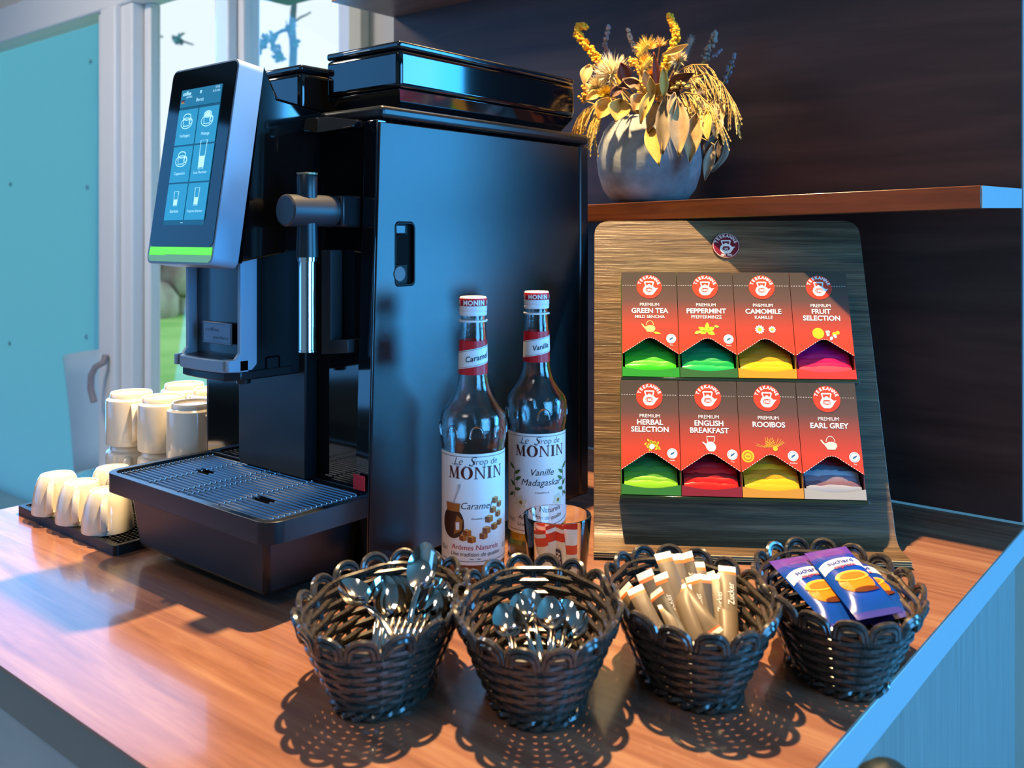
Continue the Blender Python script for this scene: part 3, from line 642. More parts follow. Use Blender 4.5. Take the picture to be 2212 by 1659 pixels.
# emblem shared by the badge and the boxes
def emblem(ring, white, s, cx, cy, founded):
    """ring = D2 of the round ground, white = D2 of lettering and pot"""
    ring.loops(circ(cx, cy, s, 36))
    n = 'TEEKANNE'
    for i, ch in enumerate(n):
        a = math.radians(158 - i * 136 / 7); white.text(ch, cx + .70 * s * math.cos(a), cy + .70 * s * math.sin(a) - .0 * s, .34 * s, rot=a - PI / 2, bold=.035)
    def q(pts): return [(cx + x * s, cy + y * s) for x, y in pts]
    pot = [(-.50, -.28), (-.44, -.48), (-.30, -.64), (-.18, -.70), (.18, -.70), (.32, -.62), (.46, -.44), (.56, -.28), (.72, -.10), (.50, -.13), (.36, .0), (.28, .08), (.12, .12), (.08, .2), (-.08, .2), (-.12, .12), (-.30, .08), (-.42, -.06)]
    panel = [(-.26, -.40), (-.30, -.26), (-.24, -.10), (0, -.07), (.24, -.10), (.30, -.26), (.26, -.40), (0, -.45)]
    white.loops(q(pot), q(panel)[::-1])
    white.loops(q([(-.40, .40), (-.30, .46), (.30, .46), (.40, .40), (.30, .04), (.22, .06), (.29, .35), (-.29, .35), (-.22, .06), (-.30, .04)]))
    white.text(founded, cx, cy - .36 * s, .27 * s, bold=.03)
M_prt = mat('print_white', 'e8e2d6', .5)
bp0 = B_ + A_ * .1805 + U_ * .382 + O_ * .0036
bad = thing('round_badge', 'round dark red maker badge fixed at the top of the tea stand', 'badge', mtx=frame(bp0, A_, U_, O_))
obj('disc', MB().lathe([(.0185, 0), (.0187, .0012), (.0175, .0022), (0, .0024)], 40), mat('badge_red', '6a1022', .3), bad)
rg, wt = D2(), D2(); emblem(rg, wt, .0172, 0, 0, 'ttt'); wt.text('SEIT 1882', 0, -.0152, .0036, bold=.02)
wt.line(circ(0, 0, .0175, 40), .0005, True); wt.lay('lettering', mat('badge_white', 'd8c8c4', .3), bad, lambda x, y: (x, y, .0028))

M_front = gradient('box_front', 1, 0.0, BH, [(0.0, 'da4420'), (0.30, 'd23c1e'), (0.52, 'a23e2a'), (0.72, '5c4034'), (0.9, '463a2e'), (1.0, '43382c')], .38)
M_red = mat('emblem_red', 'd63a1e', .4); M_seal = mat('seal_white', 'e6e4da', .5); M_frog = mat('frog_blue', '2f5a78', .5)
def peak(W):
    pts = []
    for i in range(25):
        u = i / 24; s = abs(u - .5) * 2
        pts.append((.0005 + u * (W - .001), .0295 + .0235 * (1 - s) ** 1.0 * (1 if s > .15 else 1) - (.0025 * (1 - s / .15) if s < .15 else 0)))
    return pts
def pot_side(d, cx, cy, s, arc=True):
    d.loops([(cx + s * x, cy + s * y) for x, y in ((-.55, .05), (-.3, -.35), (.35, -.35), (.55, -.05), (.5, .2), (.25, .33), (-.2, .33), (-.4, .2), (-.55, .22), (-.75, .5), (-.9, .5), (-.72, .2))])
    if arc: d.line([(cx + s * .38 * math.cos(a), cy + s * (.33 + .5 * math.sin(a))) for a in [PI * i / 12 for i in range(13)]], s * .06)
def leaf2(d, cx, cy, l, wdt, a):
    c, q = math.cos(a), math.sin(a); d.loops([(cx + c * u - q * v, cy + q * u + c * v) for u, v in ((0, 0), (l * .3, wdt * .5), (l * .7, wdt * .4), (l, 0), (l * .7, -wdt * .4), (l * .3, -wdt * .5))])
TEAS = [
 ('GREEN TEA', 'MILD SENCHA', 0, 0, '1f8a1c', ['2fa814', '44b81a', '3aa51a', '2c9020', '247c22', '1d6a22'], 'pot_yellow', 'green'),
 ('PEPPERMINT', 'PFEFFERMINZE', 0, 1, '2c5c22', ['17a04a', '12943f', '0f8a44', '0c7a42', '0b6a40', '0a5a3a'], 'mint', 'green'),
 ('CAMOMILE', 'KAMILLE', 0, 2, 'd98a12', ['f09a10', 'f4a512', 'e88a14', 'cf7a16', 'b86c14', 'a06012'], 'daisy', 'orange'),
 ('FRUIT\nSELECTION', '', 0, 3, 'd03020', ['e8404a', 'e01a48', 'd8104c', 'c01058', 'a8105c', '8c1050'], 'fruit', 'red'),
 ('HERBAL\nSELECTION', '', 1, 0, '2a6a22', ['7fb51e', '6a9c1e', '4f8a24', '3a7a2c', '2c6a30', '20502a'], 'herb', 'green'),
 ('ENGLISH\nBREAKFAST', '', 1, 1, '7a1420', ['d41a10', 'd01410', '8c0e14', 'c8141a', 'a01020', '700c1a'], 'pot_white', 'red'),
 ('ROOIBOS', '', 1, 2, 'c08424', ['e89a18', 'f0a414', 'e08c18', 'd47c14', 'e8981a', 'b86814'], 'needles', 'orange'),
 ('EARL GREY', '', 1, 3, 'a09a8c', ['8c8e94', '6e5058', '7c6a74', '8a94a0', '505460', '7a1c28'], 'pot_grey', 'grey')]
ORD = ['frontmost', 'second', 'third', 'fourth', 'fifth', 'rearmost']
def sachet_me(h, W, seed):
    """foil envelope: front and back sheet, with a soft lit fold along the top"""
    r = random.Random(seed); w2 = W / 2 - .0035; n = 13; jit = [r.uniform(-.0009, .0009) for _ in range(n)]; dent = r.uniform(.2, .8)
    prof = [(0, .0004), (.25, .0016), (.6, .0021), (.88, .0020), (1.0, .0012), (1.02, -.0004), (.97, -.0017), (.6, -.0020), (0, -.0006)]
    def g(u, v):
        k = v * (len(prof) - 1); i = min(int(k), len(prof) - 2); y = prof[i][0] + (prof[i + 1][0] - prof[i][0]) * (k - i); z = prof[i][1] + (prof[i + 1][1] - prof[i][1]) * (k - i)
        x = u * 2 - 1; e = (1 - abs(x) ** 5); q = jit[min(n - 1, int(u * (n - 1) + .5))]
        top = max(0, y - .6) / .4
        return (x * w2, y * h + top * (q - .0022 * abs(x) ** 3 - .0012 * math.exp(-((u - dent) / .07) ** 2)), z * .6 * (.25 + .95 * e) + .0006 * math.sin(6 * u + seed))
    return MB().grid(g, n, len(prof))
for name, sub, row, col, lip, cols, pic, tone in TEAS:
    y, x, wd = RW[row]; W = wd - .0008; x0 = x + col * wd
    flat = name.replace('\n', ' ')
    box = thing('tea_box', 'open red and black tea box lettered %s on the %s row' % (flat, 'upper' if row == 0 else 'lower'), 'tea box', mtx=frame(face_pt(x0, y, 0.0003), A_, U_, O_), group='tea boxes on the wooden stand')
    M_lip = mat('lip_' + pic, lip, .45); M_card = mat('card_side_' + pic, {'green': '3f7a1c', 'orange': '8a6a1c', 'red': '7a2026', 'grey': '5a3a4a'}[tone], .5)
    obj('back', MB().box(0, W, 0, BH, 0, .0006), mat('card_inner', '8a6a3a', .8), box, smooth=False)
    obj('side', MB().poly([[(0, 0), (BD - .001, 0), (BD - .001, .0295), (BD - .0004, .030), (BD - .0004, BH), (0, BH)]], 0, .0005, lambda a, b, c: (c, b, a)), M_card, box, smooth=False)
    obj('side', MB().poly([[(0, 0), (BD - .001, 0), (BD - .001, .0295), (BD - .0004, .030), (BD - .0004, BH), (0, BH)]], W - .0005, W, lambda a, b, c: (c, b, a)), M_card, box, smooth=False)
    obj('top', MB().box(0, W, BH - .0005, BH, .0006, BD - .0003), mat('top_' + tone, {'green': '7ac21a', 'orange': 'c0a050', 'red': '9a1a24', 'grey': 'd0c0a0'}[tone], .4), box, smooth=False)
    obj('bottom', MB().box(0.0006, W - .0006, 0, .0005, .0006, BD - .0006), M_lip, box, smooth=False)
    lipm = [(0, 0), (W, 0), (W, .0125)] + [(W - i * W / 10, .0125 - .0045 * math.sin(PI * i / 10)) for i in range(1, 10)] + [(0, .0125)]
    obj('front_lip', MB().poly([lipm], BD - .0006, BD, lambda a, b, c: (a, b, c)), M_lip, box, smooth=False)
    pk = peak(W)
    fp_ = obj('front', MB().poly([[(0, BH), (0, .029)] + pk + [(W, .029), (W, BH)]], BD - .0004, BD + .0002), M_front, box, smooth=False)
    # white perforation along the opening and the tear line
    pf = D2()
    for (ax, ay), (bx, by) in zip(pk[:-1], pk[1:]): pf.line([(ax + (bx - ax) * .2, ay + (by - ay) * .2 + .0003), (ax + (bx - ax) * .65, ay + (by - ay) * .65 + .0003)], .0006)
    for i in range(22): pf.line([(.001 + i * (W - .002) / 22, BH * .868), (.001 + (i + .5) * (W - .002) / 22, BH * .868)], .0004)
    T1 = lambda a, b: (a, b, BD + .00035)
    T2 = lambda a, b: (a, b, BD + .0005); T3 = lambda a, b: (a, b, BD + .00065)
    pf.lay('perforation', M_prt, fp_, T1)
    rg, wt = D2(), D2(); emblem(rg, wt, .0163, W / 2, BH * .855, '1882'); rg.lay('emblem_ground', M_red, fp_, T2); wt.lay('emblem', M_prt, fp_, T3)
    lt = D2(); yy = BH * .665; lt.text('PREMIUM', W / 2, yy, .0062)
    for ln in name.split('\n'): yy -= .0088 if '\n' in name else .0092; lt.text(ln, W / 2, yy, .0091, bold=.022)
    if sub: lt.text(sub, W / 2, yy - .0070, .0060, bold=.006)
    lt.lay('lettering', M_prt, fp_, T2)
    cy = BH * (.418 if '\n' in name else .45); p1, p2 = D2(), D2(); c1, c2 = 'e8c83a', 'f4ead0'
    if pic == 'pot_yellow': pot_side(p1, W / 2, cy, .0125); leaf2(p2, W / 2 + .004, cy - .005, .010, .003, -.2); c1, c2 = 'e6d070', 'c8d030'
    elif pic == 'pot_white': p1.loops([(W / 2 + .0009 * a, cy + .0009 * b) for a, b in ((-6, 2), (-4, -3), (-1, -6), (5, -6), (8, -2), (8, 2), (5, 6), (3, 7), (-2, 7), (-5, 4), (-9, 7), (-10, 6))]); p1.line([(W / 2 - .0025, cy + .006), (W / 2 - .0033, cy + .0125), (W / 2 + .0065, cy + .0125), (W / 2 + .005, cy + .006)], .0009); c1 = 'f2ead2'
    elif pic == 'pot_grey': pot_side(p1, W / 2, cy, .0135); c1 = 'd8c4ac'
    elif pic == 'mint':
        for a, l in ((1.5, .012), (.5, .011), (2.7, .012), (-.4, .011), (3.4, .010)): leaf2(p1, W / 2, cy - .003, l, .006, a)
        leaf2(p2, W / 2 - .016, cy - .006, .010, .004, .3); leaf2(p2, W / 2 + .009, cy + .004, .007, .003, -.2); c1, c2 = 'b4d028', 'c8d84a'
    elif pic == 'daisy':
        for dx, s in ((-.006, .0062), (.0095, .0048)):
            for i in range(11): leaf2(p1, W / 2 + dx, cy, s, s * .5, i * 2 * PI / 11)
            p2.loops(circ(W / 2 + dx, cy, s * .4, 14))
        c1, c2 = 'f4efdc', 'e8b820'
    elif pic == 'fruit':
        p1.loops(circ(W / 2 - .006, cy, .0072, 24)); p1.loops(circ(W / 2 + .014, cy - .001, .003, 10)); p1.loops(circ(W / 2 + .018, cy + .001, .0025, 10))
        for i in range(5): leaf2(p2, W / 2 + .005 + i * .002, cy - .004 + (i % 3) * .003, .006, .004, 1.2 + i)
        c1, c2 = 'f0b818', 'f4d8c0'
    elif pic == 'herb':
        for i in range(26): leaf2(p1, W / 2 + max(-.009, min(.009, rnd.gauss(0, .005))), cy + max(-.003, min(.005, rnd.gauss(0, .0025))), .0045, .0025, rnd.uniform(0, 6.3))
        p2.loops(circ(W / 2 + .002, cy - .001, .0032, 12)); c1, c2 = 'c8b820', 'f4ecd0'
    elif pic == 'needles':
        for i in range(26):
            bx = W / 2 + (-.004 if i % 2 else .006); a = rnd.uniform(.2, 3.0); p1.line([(bx, cy - .004), (bx + .013 * math.cos(a), cy - .004 + .013 * math.sin(a))], .0005)
        p2.loops(circ(W / 2 + .006, cy - .005, .003, 9)); c1, c2 = 'e8a02a', 'f0b41c'
        D2().loops(circ(.0085, BH * .345, .0075, 24)).lay('gold_seal', mat('gold_seal', 'f0b41c', .45), fp_, T1); D2().line(circ(.0085, BH * .345, .0048, 20), .0014, True).loops(circ(.0085, BH * .345, .0022, 12, .5)).lay('gold_seal_mark', mat('gold_mark', 'b87a10', .45), fp_, T2)
    p1.lay('picture', mat('pic_' + pic, c1, .45), fp_, T1)
    if p2.v: p2.lay('picture', mat('pic2_' + pic, c2, .45), fp_, T2)
    if pic not in ('daisy', 'fruit'):
        sx, sy = W - .0092, BH * .355
        D2().loops(circ(sx, sy, .0062, 24)).lay('seal', M_seal, fp_, T1)
        D2().line(circ(sx, sy, .0050, 20), .0003, True).loops([(sx + .0001 * a, sy + .0001 * b) for a, b in ((-26, -22), (-12, -18), (0, -12), (18, 2), (30, 16), (22, 22), (8, 14), (-6, 8), (-16, 2), (-20, -10))]).lay('seal_mark', M_frog, fp_, T2)
        D2().text('Rooibos' if pic == 'needles' else 'Tea' if 'pot' in pic else 'Herbs', sx, sy - .0092, .0026).lay('seal_caption', M_prt, fp_, T2)
    # sachets standing in the opening
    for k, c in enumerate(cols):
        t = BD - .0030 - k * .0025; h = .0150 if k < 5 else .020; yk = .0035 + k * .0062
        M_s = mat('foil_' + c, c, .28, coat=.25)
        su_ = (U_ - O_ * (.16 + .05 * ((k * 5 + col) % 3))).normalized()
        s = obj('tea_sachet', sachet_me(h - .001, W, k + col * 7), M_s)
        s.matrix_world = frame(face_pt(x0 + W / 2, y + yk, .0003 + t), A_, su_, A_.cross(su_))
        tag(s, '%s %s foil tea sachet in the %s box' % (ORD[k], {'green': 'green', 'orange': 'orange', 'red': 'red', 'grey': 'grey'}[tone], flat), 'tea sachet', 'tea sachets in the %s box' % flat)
# ================================================================== SYRUP BOTTLES
GLS = glass_mat('bottle_glass', 'eef4f4', 0.02, 1.45, bump=.25, bscale=420)
GLC = glass_mat('clear_glass', 'f6f9fa', 0.0, 1.45)
WCAP = mat('cap_white', 'd9dadc', .4); RCAP = mat('cap_red', 'a81420', .4); M_lab = mat('label_white', 'dcdcd8', .42)
MAROON = mat('ink_maroon', '4a1512', .5); INK = mat('ink_dark', '2a1c22', .5); REDI = mat('ink_red', 'b02028', .5); NRED = mat('neck_red', 'c0141c', .4)
def serif(d, word, cx, y, h, wtot):
    adv = {'M': 1.22, 'O': 1.12, 'N': 1.12, 'I': .58}; tot = sum(adv[c] for c in word); k = wtot / tot; x = cx - wtot / 2
    for c in word:
        w_ = adv[c] * k
        def P(pts, w_=w_, x=x): return [(x + a * w_, y + b * h) for a, b in pts]
        if c == 'I':
            d.loops(P([(.30, 0), (.70, 0), (.70, 1), (.30, 1)])); d.loops(P([(.12, 0), (.88, 0), (.88, .06), (.12, .06)])); d.loops(P([(.12, .94), (.88, .94), (.88, 1), (.12, 1)]))
        elif c == 'N':
            d.loops(P([(.15, 0), (.22, 0), (.22, 1), (.15, 1)])); d.loops(P([(.78, 0), (.85, 0), (.85, 1), (.78, 1)])); d.loops(P([(.06, 1), (.30, 1), (.86, 0), (.76, 0), (.15, .94)]))
            d.loops(P([(.05, 0), (.33, 0), (.33, .06), (.05, .06)])); d.loops(P([(.67, .94), (.95, .94), (.95, 1), (.67, 1)]))
        elif c == 'M':
            d.loops(P([(.13, 0), (.19, 0), (.23, 1), (.17, 1)])); d.loops(P([(.10, 1), (.30, 1), (.56, .10), (.50, 0), (.46, 0)])); d.loops(P([(.46, 0), (.50, 0), (.78, 1), (.72, 1)]))
            d.loops(P([(.71, 0), (.88, 0), (.86, 1), (.71, 1)])); d.loops(P([(.04, 0), (.28, 0), (.28, .06), (.04, .06)])); d.loops(P([(.64, 0), (.96, 0), (.96, .06), (.64, .06)])); d.loops(P([(.70, .94), (.94, .94), (.94, 1), (.70, 1)]))
        else:
            d.loops([(x + w_ / 2 + w_ * .46 * math.cos(t), y + h / 2 + h * .53 * math.sin(t)) for t in [2 * PI * i / 32 for i in range(32)]], [(x + w_ / 2 + w_ * .23 * math.cos(-t), y + h / 2 + h * .47 * math.sin(-t)) for t in [2 * PI * i / 32 for i in range(32)]])
        x += w_
def bottle(px, dep, label, turn, kind):
    p = at_d(px, 511, dep); p.z = 0
    b = thing('syrup_bottle', label, 'bottle', p, 0, 'syrup bottles beside the coffee machine')
    prof = [(.0, .0015), (.026, .0012), (.0325, 0), (.0348, .003), (.0350, .012), (.0345, .020), (.0345, .152), (.0352, .156), (.0362, .160), (.0364, .170), (.0362, .184), (.0340, .1895), (.0308, .1934), (.0265, .1990), (.0232, .2040), (.0205, .2090), (.0186, .2145), (.0170, .2215), (.0159, .2300), (.0155, .2480), (.0150, .2671), (.0140, .2800), (.0136, .2860), (.0136, .2870), (.0136, .2960)]
    inner = [(max(0, r - .0022), max(.006, z)) for r, z in prof[::-1]]; inner[-1] = (0, .0065)
    g = MB().lathe(prof[1:] + inner[:-2] + [(.02, .0068), (0, .0065)], 48)
    gl = obj('glass', g, GLS, b, ang=60)
    # raised arches round the shoulder band
    for i in range(8):
        a0 = 2 * PI * i / 8 + turn; pts = []
        for q in range(13):
            u = -1 + q / 6; dz = .012 * math.sqrt(max(0, 1 - abs(u) ** 2.6)); an = a0 + u * .21; pts.append((.0364 * math.cos(an), .0364 * math.sin(an), .1655 + dz))
        obj('raised_arch', MB().tube(pts, .0011, 6), GLC, gl)
    liq = mat('caramel_syrup', '5a1405', .05, trans=.7) if kind == 'caramel' else mat('vanilla_syrup', 'b8a030', .05, trans=.85)
    obj('syrup', MB().lathe([(0, .0068), (.028, .0072), (.0315, .010), (.0321, .030), (0, .0302)], 32), liq, b)
    # cap
    obj('cap', MB().lathe([(.0139, .2935), (.0150, .2940), (.0152, .2975), (.0148, .2982), (.0153, .2990), (.0153, .3040), (.0149, .3042), (.0149, .3128), (.0140, .3143), (0, .3146)], 36), WCAP, b)
    obj('cap_band', MB().lathe([(.01515, .3045), (.01525, .3048), (.01525, .3120), (.0150, .3126)], 36), RCAP, b)
    obj('collar', MB().lathe([(.0138, .2868), (.0157, .2870), (.0158, .2888), (.0138, .2892)], 36), WCAP, b)
    th = math.atan2(-p.y, -p.x) + turn
    def cyl(R):
        return lambda x, z: (R * math.cos(th + x / R), R * math.sin(th + x / R), z)
    def cone(off):
        def f(x, z):
            R = .0159 + off - (z - .2300) * (.0009 / .037); return (R * math.cos(th + x / R), R * math.sin(th + x / R), z)
        return f
    ct_ = D2(); ct_.text('MONIN', 0, .3056, .0072, bold=.04, space=1.1); ct_.text('MONIN', -.031, .3056, .0072, bold=.04, space=1.1); ct_.text('MONIN', .031, .3056, .0072, bold=.04, space=1.1)
    ct_.lay('cap_lettering', mat('cap_ink', 'e6dcd8', .4), b, cyl(.01545))
    # neck label
    nl = D2(); n = 36; Wn = .0495
    vs = [(-Wn + 2 * Wn * i / n, z) for z in (.2300, .2490, .2668) for i in range(n + 1)]
    nl.raw(vs, [(j * (n + 1) + i, j * (n + 1) + i + 1, (j + 1) * (n + 1) + i + 1, (j + 1) * (n + 1) + i) for j in range(2) for i in range(n)]); nk = nl.lay('neck_label', NRED, b, cone(.0003))
    def band(lo, hi, m, off):
        d = D2(); vs = []
        for s in (lo, hi):
            for i in range(n + 1):
                x = -.026 + .052 * i / n; vs.append((x, s + .18 * x))
        d.raw(vs, [(i, i + 1, n + 2 + i, n + 1 + i) for i in range(n)]); return d.lay('neck_stripe', m, nk, cone(off))
    band(.2390, .2585, M_lab, .0006); band(.2400, .2404, REDI, .0008); band(.2572, .2576, INK, .0008)
    D2().text('Caramel' if kind == 'caramel' else 'Vanilla', .004, .2460, .0085, rot=.18, shear=.25, bold=.012).lay('neck_lettering', INK, nk, cone(.0009))
    # body label
    R = .0349; hw = R * math.radians(84); n = 40; zb_, zt_ = .031, .149
    d = D2(); vs = [(-hw + 2 * hw * i / n, z) for z in (zb_, zt_) for i in range(n + 1)]
    d.raw(vs, [(i, i + 1, n + 2 + i, n + 1 + i) for i in range(n)]); lb = d.lay('label', M_lab, b, cyl(R))
    fr = D2(); r_ = .004
    frame_pts = []
    for i in range(31): frame_pts.append((-hw + .003 + r_ + (2 * hw - .006 - 2 * r_) * i / 30, zb_ + .004))
    frame_pts += [(hw - .0032, zb_ + .0048), (hw - .003, zb_ + .008)] + [(hw - .003, zb_ + .008 + (zt_ - zb_ - .015) * i / 6) for i in range(7)] + [(hw - .0036, zt_ - .0035)]
    for i in range(31): frame_pts.append((hw - .003 - r_ - (2 * hw - .006 - 2 * r_) * i / 30, zt_ - .003))
    frame_pts += [(-hw + .0036, zt_ - .0035), (-hw + .003, zt_ - .007), (-hw + .003, zb_ + .008), (-hw + .0034, zb_ + .0050)]
    fr.line(frame_pts, .0005, True); fr.fine(.005).lay('label_border', MAROON, lb, cyl(R + .0003))
    mn = D2(); serif(mn, 'MONIN', .001, .1225, .0128, .066); mn.fine(.006).lay('maker_lettering', MAROON, lb, cyl(R + .0003))
    sc_ = D2(); sc_.text('Le', -.0195, .1375, .0110, shear=.35, bold=-.012); sc_.text('S', -.0050, .1365, .0145, shear=.45, bold=-.012); sc_.text('irop de', .0120, .1375, .0098, shear=.2, bold=-.012)
    sc_.line([(-.027, .1378), (-.022, .1366), (-.016, .1372)], .0004); sc_.line([(-.012, .1366), (-.008, .1350), (-.002, .1362)], .0004); sc_.fine(.004).lay('script_lettering', INK, lb, cyl(R + .0003))
    tx = D2(); T = cyl(R + .0003); Tb = cyl(R + .0005)
    if kind == 'caramel':
        tx.text('Caramel', .0005, .0905, .0102, shear=.3, bold=-.004)
        tx.text('Une tradition de qualité', 0, .0405, .0060, shear=.3); tx.text('70cl', -.0400, .0440, .0075, bold=-.01); tx.text('0,7', .0410, .0440, .0075, bold=-.01); tx.text('Grenadoff s.v.B', .004, .0795, .0028, shear=.3)
        for x in (-.004, .004): tx.line([(x - .0018, .0375), (x + .0018, .0375)], .0006)
        tx.fine(.004).lay('flavour_lettering', INK, lb, T)
        D2().text('Arômes Naturels', 0, .0472, .0078, shear=.12, bold=.0).lay('red_lettering', REDI, lb, T)
        jar = D2(); cx, cy = -.0262, .0745; jar.loops([(cx + .0145 * math.cos(t) * (1.0 if math.sin(t) < 0 else .97), cy + .0165 * math.sin(t)) for t in [2 * PI * i / 28 for i in range(28)]]); jar.fine(.004).lay('jar_picture', mat('jar_brown', '3c1c0a', .45), lb, T)
        D2().loops([(cx - .0085, cy + .0125), (cx + .0085, cy + .0125), (cx + .0095, cy + .0215), (cx - .0095, cy + .0215)]).loops([(cx + .002, cy - .012), (cx + .011, cy - .007), (cx + .0125, cy + .004), (cx + .006, cy + .009), (cx + .003, cy)]).fine(.004).lay('jar_picture', mat('jar_light', '9a5a1e', .45), lb, Tb)
        D2().loops([(cx + .004, cy + .001), (cx + .0085, cy + .002), (cx + .0085, cy - .006), (cx + .0045, cy - .007)]).fine(.004).lay('jar_tag', M_lab, lb, cyl(R + .0007))
        D2().line([(cx + .001, cy + .021), (cx + .0075, cy + .036), (cx + .009, cy + .042)], [.0012, .0014, .0032]).fine(.004).lay('spoon_picture', mat('pic_grey', 'a0a2a4', .4), lb, Tb)
        def cube(x, y, s, k):
            D2().loops([(x - s, y - s * .7), (x, y - s), (x, y + s * .3), (x - s, y + s * .5)]).lay('caramel_picture', mat('cara_dark', '7a3c12', .45), lb, T)
            D2().loops([(x, y - s), (x + s, y - s * .7), (x + s, y + s * .5), (x, y + s * .3)]).lay('caramel_picture', mat('cara_mid', 'a85f20', .45), lb, T)
            D2().loops([(x - s, y + s * .5), (x, y + s * .3), (x + s, y + s * .5), (x, y + s * .85)]).lay('caramel_picture', mat('cara_light', 'c88a44', .45), lb, T)
        for x, y, s in ((.0235, .0985, .0042), (.030, .0930, .0040), (.0205, .0885, .0042), (.0280, .0830, .0042), (.0155, .0795, .0048), (.0225, .0705, .0045), (.0305, .0735, .0042), (.0125, .0680, .0048), (.009, .0625, .0046), (-.009, .0660, .0046), (-.0135, .0605, .0042), (-.0040, .0590, .0046)): cube(x, y, s, 0)
    else:
        tx.text('Vanille', .002, .1005, .0112, shear=.3, bold=-.004); tx.text('Madagaskar', .002, .0885, .0110, shear=.3, bold=-.004); tx.text('Grenadoff s.v.B', .002, .0795, .0028, shear=.3)
        tx.text('Arômes Naturels', 0, .0480, .0078, shear=.12); tx.text('Une tradition de qualité', 0, .0405, .0060, shear=.3); tx.text('70cl', -.0400, .0440, .0075, bold=-.01); tx.fine(.004).lay('flavour_lettering', INK, lb, T)
        lf_, st_ = D2(), D2()
        for s in (-1, 1):
            st_.line([(s * .0345, .072), (s * .0320, .084), (s * .0345, .095), (s * .0325, .108)], .0007)
            for x, y, l, a in ((.0335, .106, .012, 2.6), (.0335, .100, .011, .6), (.0325, .093, .011, .5), (.0330, .086, .010, 2.5), (.0340, .078, .012, 3.6), (.0325, .082, .009, .2)): leaf2(lf_, s * x, y, l, .0042, a if s < 0 else PI - a)
        lf_.fine(.004).lay('leaf_picture', mat('leaf_ink', '3f6a2e', .5), lb, T); st_.lay('stem_picture', mat('stem_ink', '2e3a22', .5), lb, Tb)
        for fx, fy in ((-.024, .068), (.024, .070)):
            fl = D2()
            for i in range(6): leaf2(fl, fx, fy, .0085, .0055, i * PI / 3 + .3)
            fl.fine(.004).lay('flower_picture', mat('flower_ink', 'c9c8ac', .5), lb, T); D2().loops(circ(fx, fy, .0022, 10)).lay('flower_picture', mat('flower_heart', '8a6a18', .5), lb, Tb)
        D2().line([(-.014, .0575), (0, .063), (.012, .0655)], .0014).line([(-.011, .0545), (.004, .061), (.018, .062), (.026, .058)], .0014).fine(.004).lay('pod_picture', INK, lb, T)
    return b
bottle(1022, 1.02, 'glass syrup bottle with CARAMEL label, nearly empty, dark red rest', math.radians(4), 'caramel')
bottle(1159, 1.12, 'glass syrup bottle with VANILLE MADAGASKAR label, yellow rest', math.radians(7), 'vanilla')

# ================================================================== TUMBLER WITH SUGAR SACHETS
tp = at_d(1204, 511, 1.005); tp.z = 0
tum = obj('glass_tumbler', MB().lathe([(.0, .0), (.0285, .0), (.0305, .0015), (.0368, .0785), (.0365, .0800), (.0355, .0802), (.0348, .0790), (.0290, .0085), (.0270, .0070), (0, .0068)], 48), GLC, loc=tp, ang=50)
tag(tum, 'clear glass tumbler holding red and white sachets', 'glass')
def stripes(name, axis, lo, hi, stops, rough=.4):
    m = gradient(name, axis, lo, hi, stops, rough); r = [n for n in m.node_tree.nodes if n.type == 'VALTORGB'][0]; r.color_ramp.interpolation = 'CONSTANT'; return m
def pillow(w_, h, th, nu=7, nv=9, seal=.1, bend=0.0):
    def f(s):
        def g(u, v):
            e = max(0, 1 - abs(2 * u - 1) ** 4); q = min(1, min(v, 1 - v) / seal) if seal else 1
            return ((u - .5) * w_, v * h, s * (.0002 + th / 2 * e * math.sin(PI / 2 * max(0, min(1, (min(v, 1 - v) - seal * .5) / (.28)))) ) + bend * math.sin(PI * v))
        return g
    return MB().grid(f(1), nu, nv).grid(lambda u, v: f(-1)(1 - u, v), nu, nv)
SG = stripes('sugar_paper', 1, 0, .060, [(0, 'e8dcc8'), (.70, 'd63a1c'), (.86, 'e8e0d4'), (.93, 'd8401e')], .5)
SG2 = stripes('sugar_paper_b', 1, 0, .060, [(0, 'e6d9c4'), (.45, 'd8401e'), (.62, 'e8e0d0'), (.9, 'd03018')], .5)
sgm = [mesh('sugar_sachet_%d' % i, pillow(.019, .060, .0045), m) for i, m in enumerate((SG, SG2))]
SP = [(-.018, .006, -.55, .15, 'leaning left against the rim side'), (-.010, .012, -.35, .10, 'second from the left'), (-.004, -.002, -.15, .2, 'in front of the middle'), (.004, .010, -.45, -.1, 'at the back of the middle'), (.010, -.006, -.25, .12, 'with the blue logo, right of the middle'), (.016, .006, -.10, -.12, 'third from the right'), (.021, .0, .02, .05, 'second from the right'), (.024, -.008, .08, .1, 'furthest right'), (-.014, -.008, -.65, .22, 'lowest at the left')]
for i, (sx, sy, roll, lean, where) in enumerate(SP):
    s = obj('sugar_sachet', None, None, me=sgm[i % 2]); base = tp + cR * (sx * .55) - cF * (sy * -.6) + V((0, 0, .0095 if i < 8 else .008))
    upv = (V((0, 0, 1)) + cR * (roll * .45) - cF * lean * .6).normalized(); xv = (cR + cF * (rnd.uniform(-.9, .9))).normalized(); zv = xv.cross(upv).normalized(); xv = upv.cross(zv)
    s.matrix_world = frame(base, xv * .92, upv * (.92), zv)
    tag(s, 'red and white paper sachet %s in the tumbler' % where, 'sachet', 'paper sachets in the glass tumbler')
    if i == 4:
        k = D2().loops(rrect(-.0045, .0045, .012, .034, .003)); k.lay('logo', mat('logo_blue', '1c2440', .4), s, lambda x, y: (x, y, .0034)); D2().text('KAN', 0, 0, .0075, rot=PI / 2, bold=.02).lay('lettering', M_prt, s, lambda x, y: (x + .0028, y + .0225, .0037))
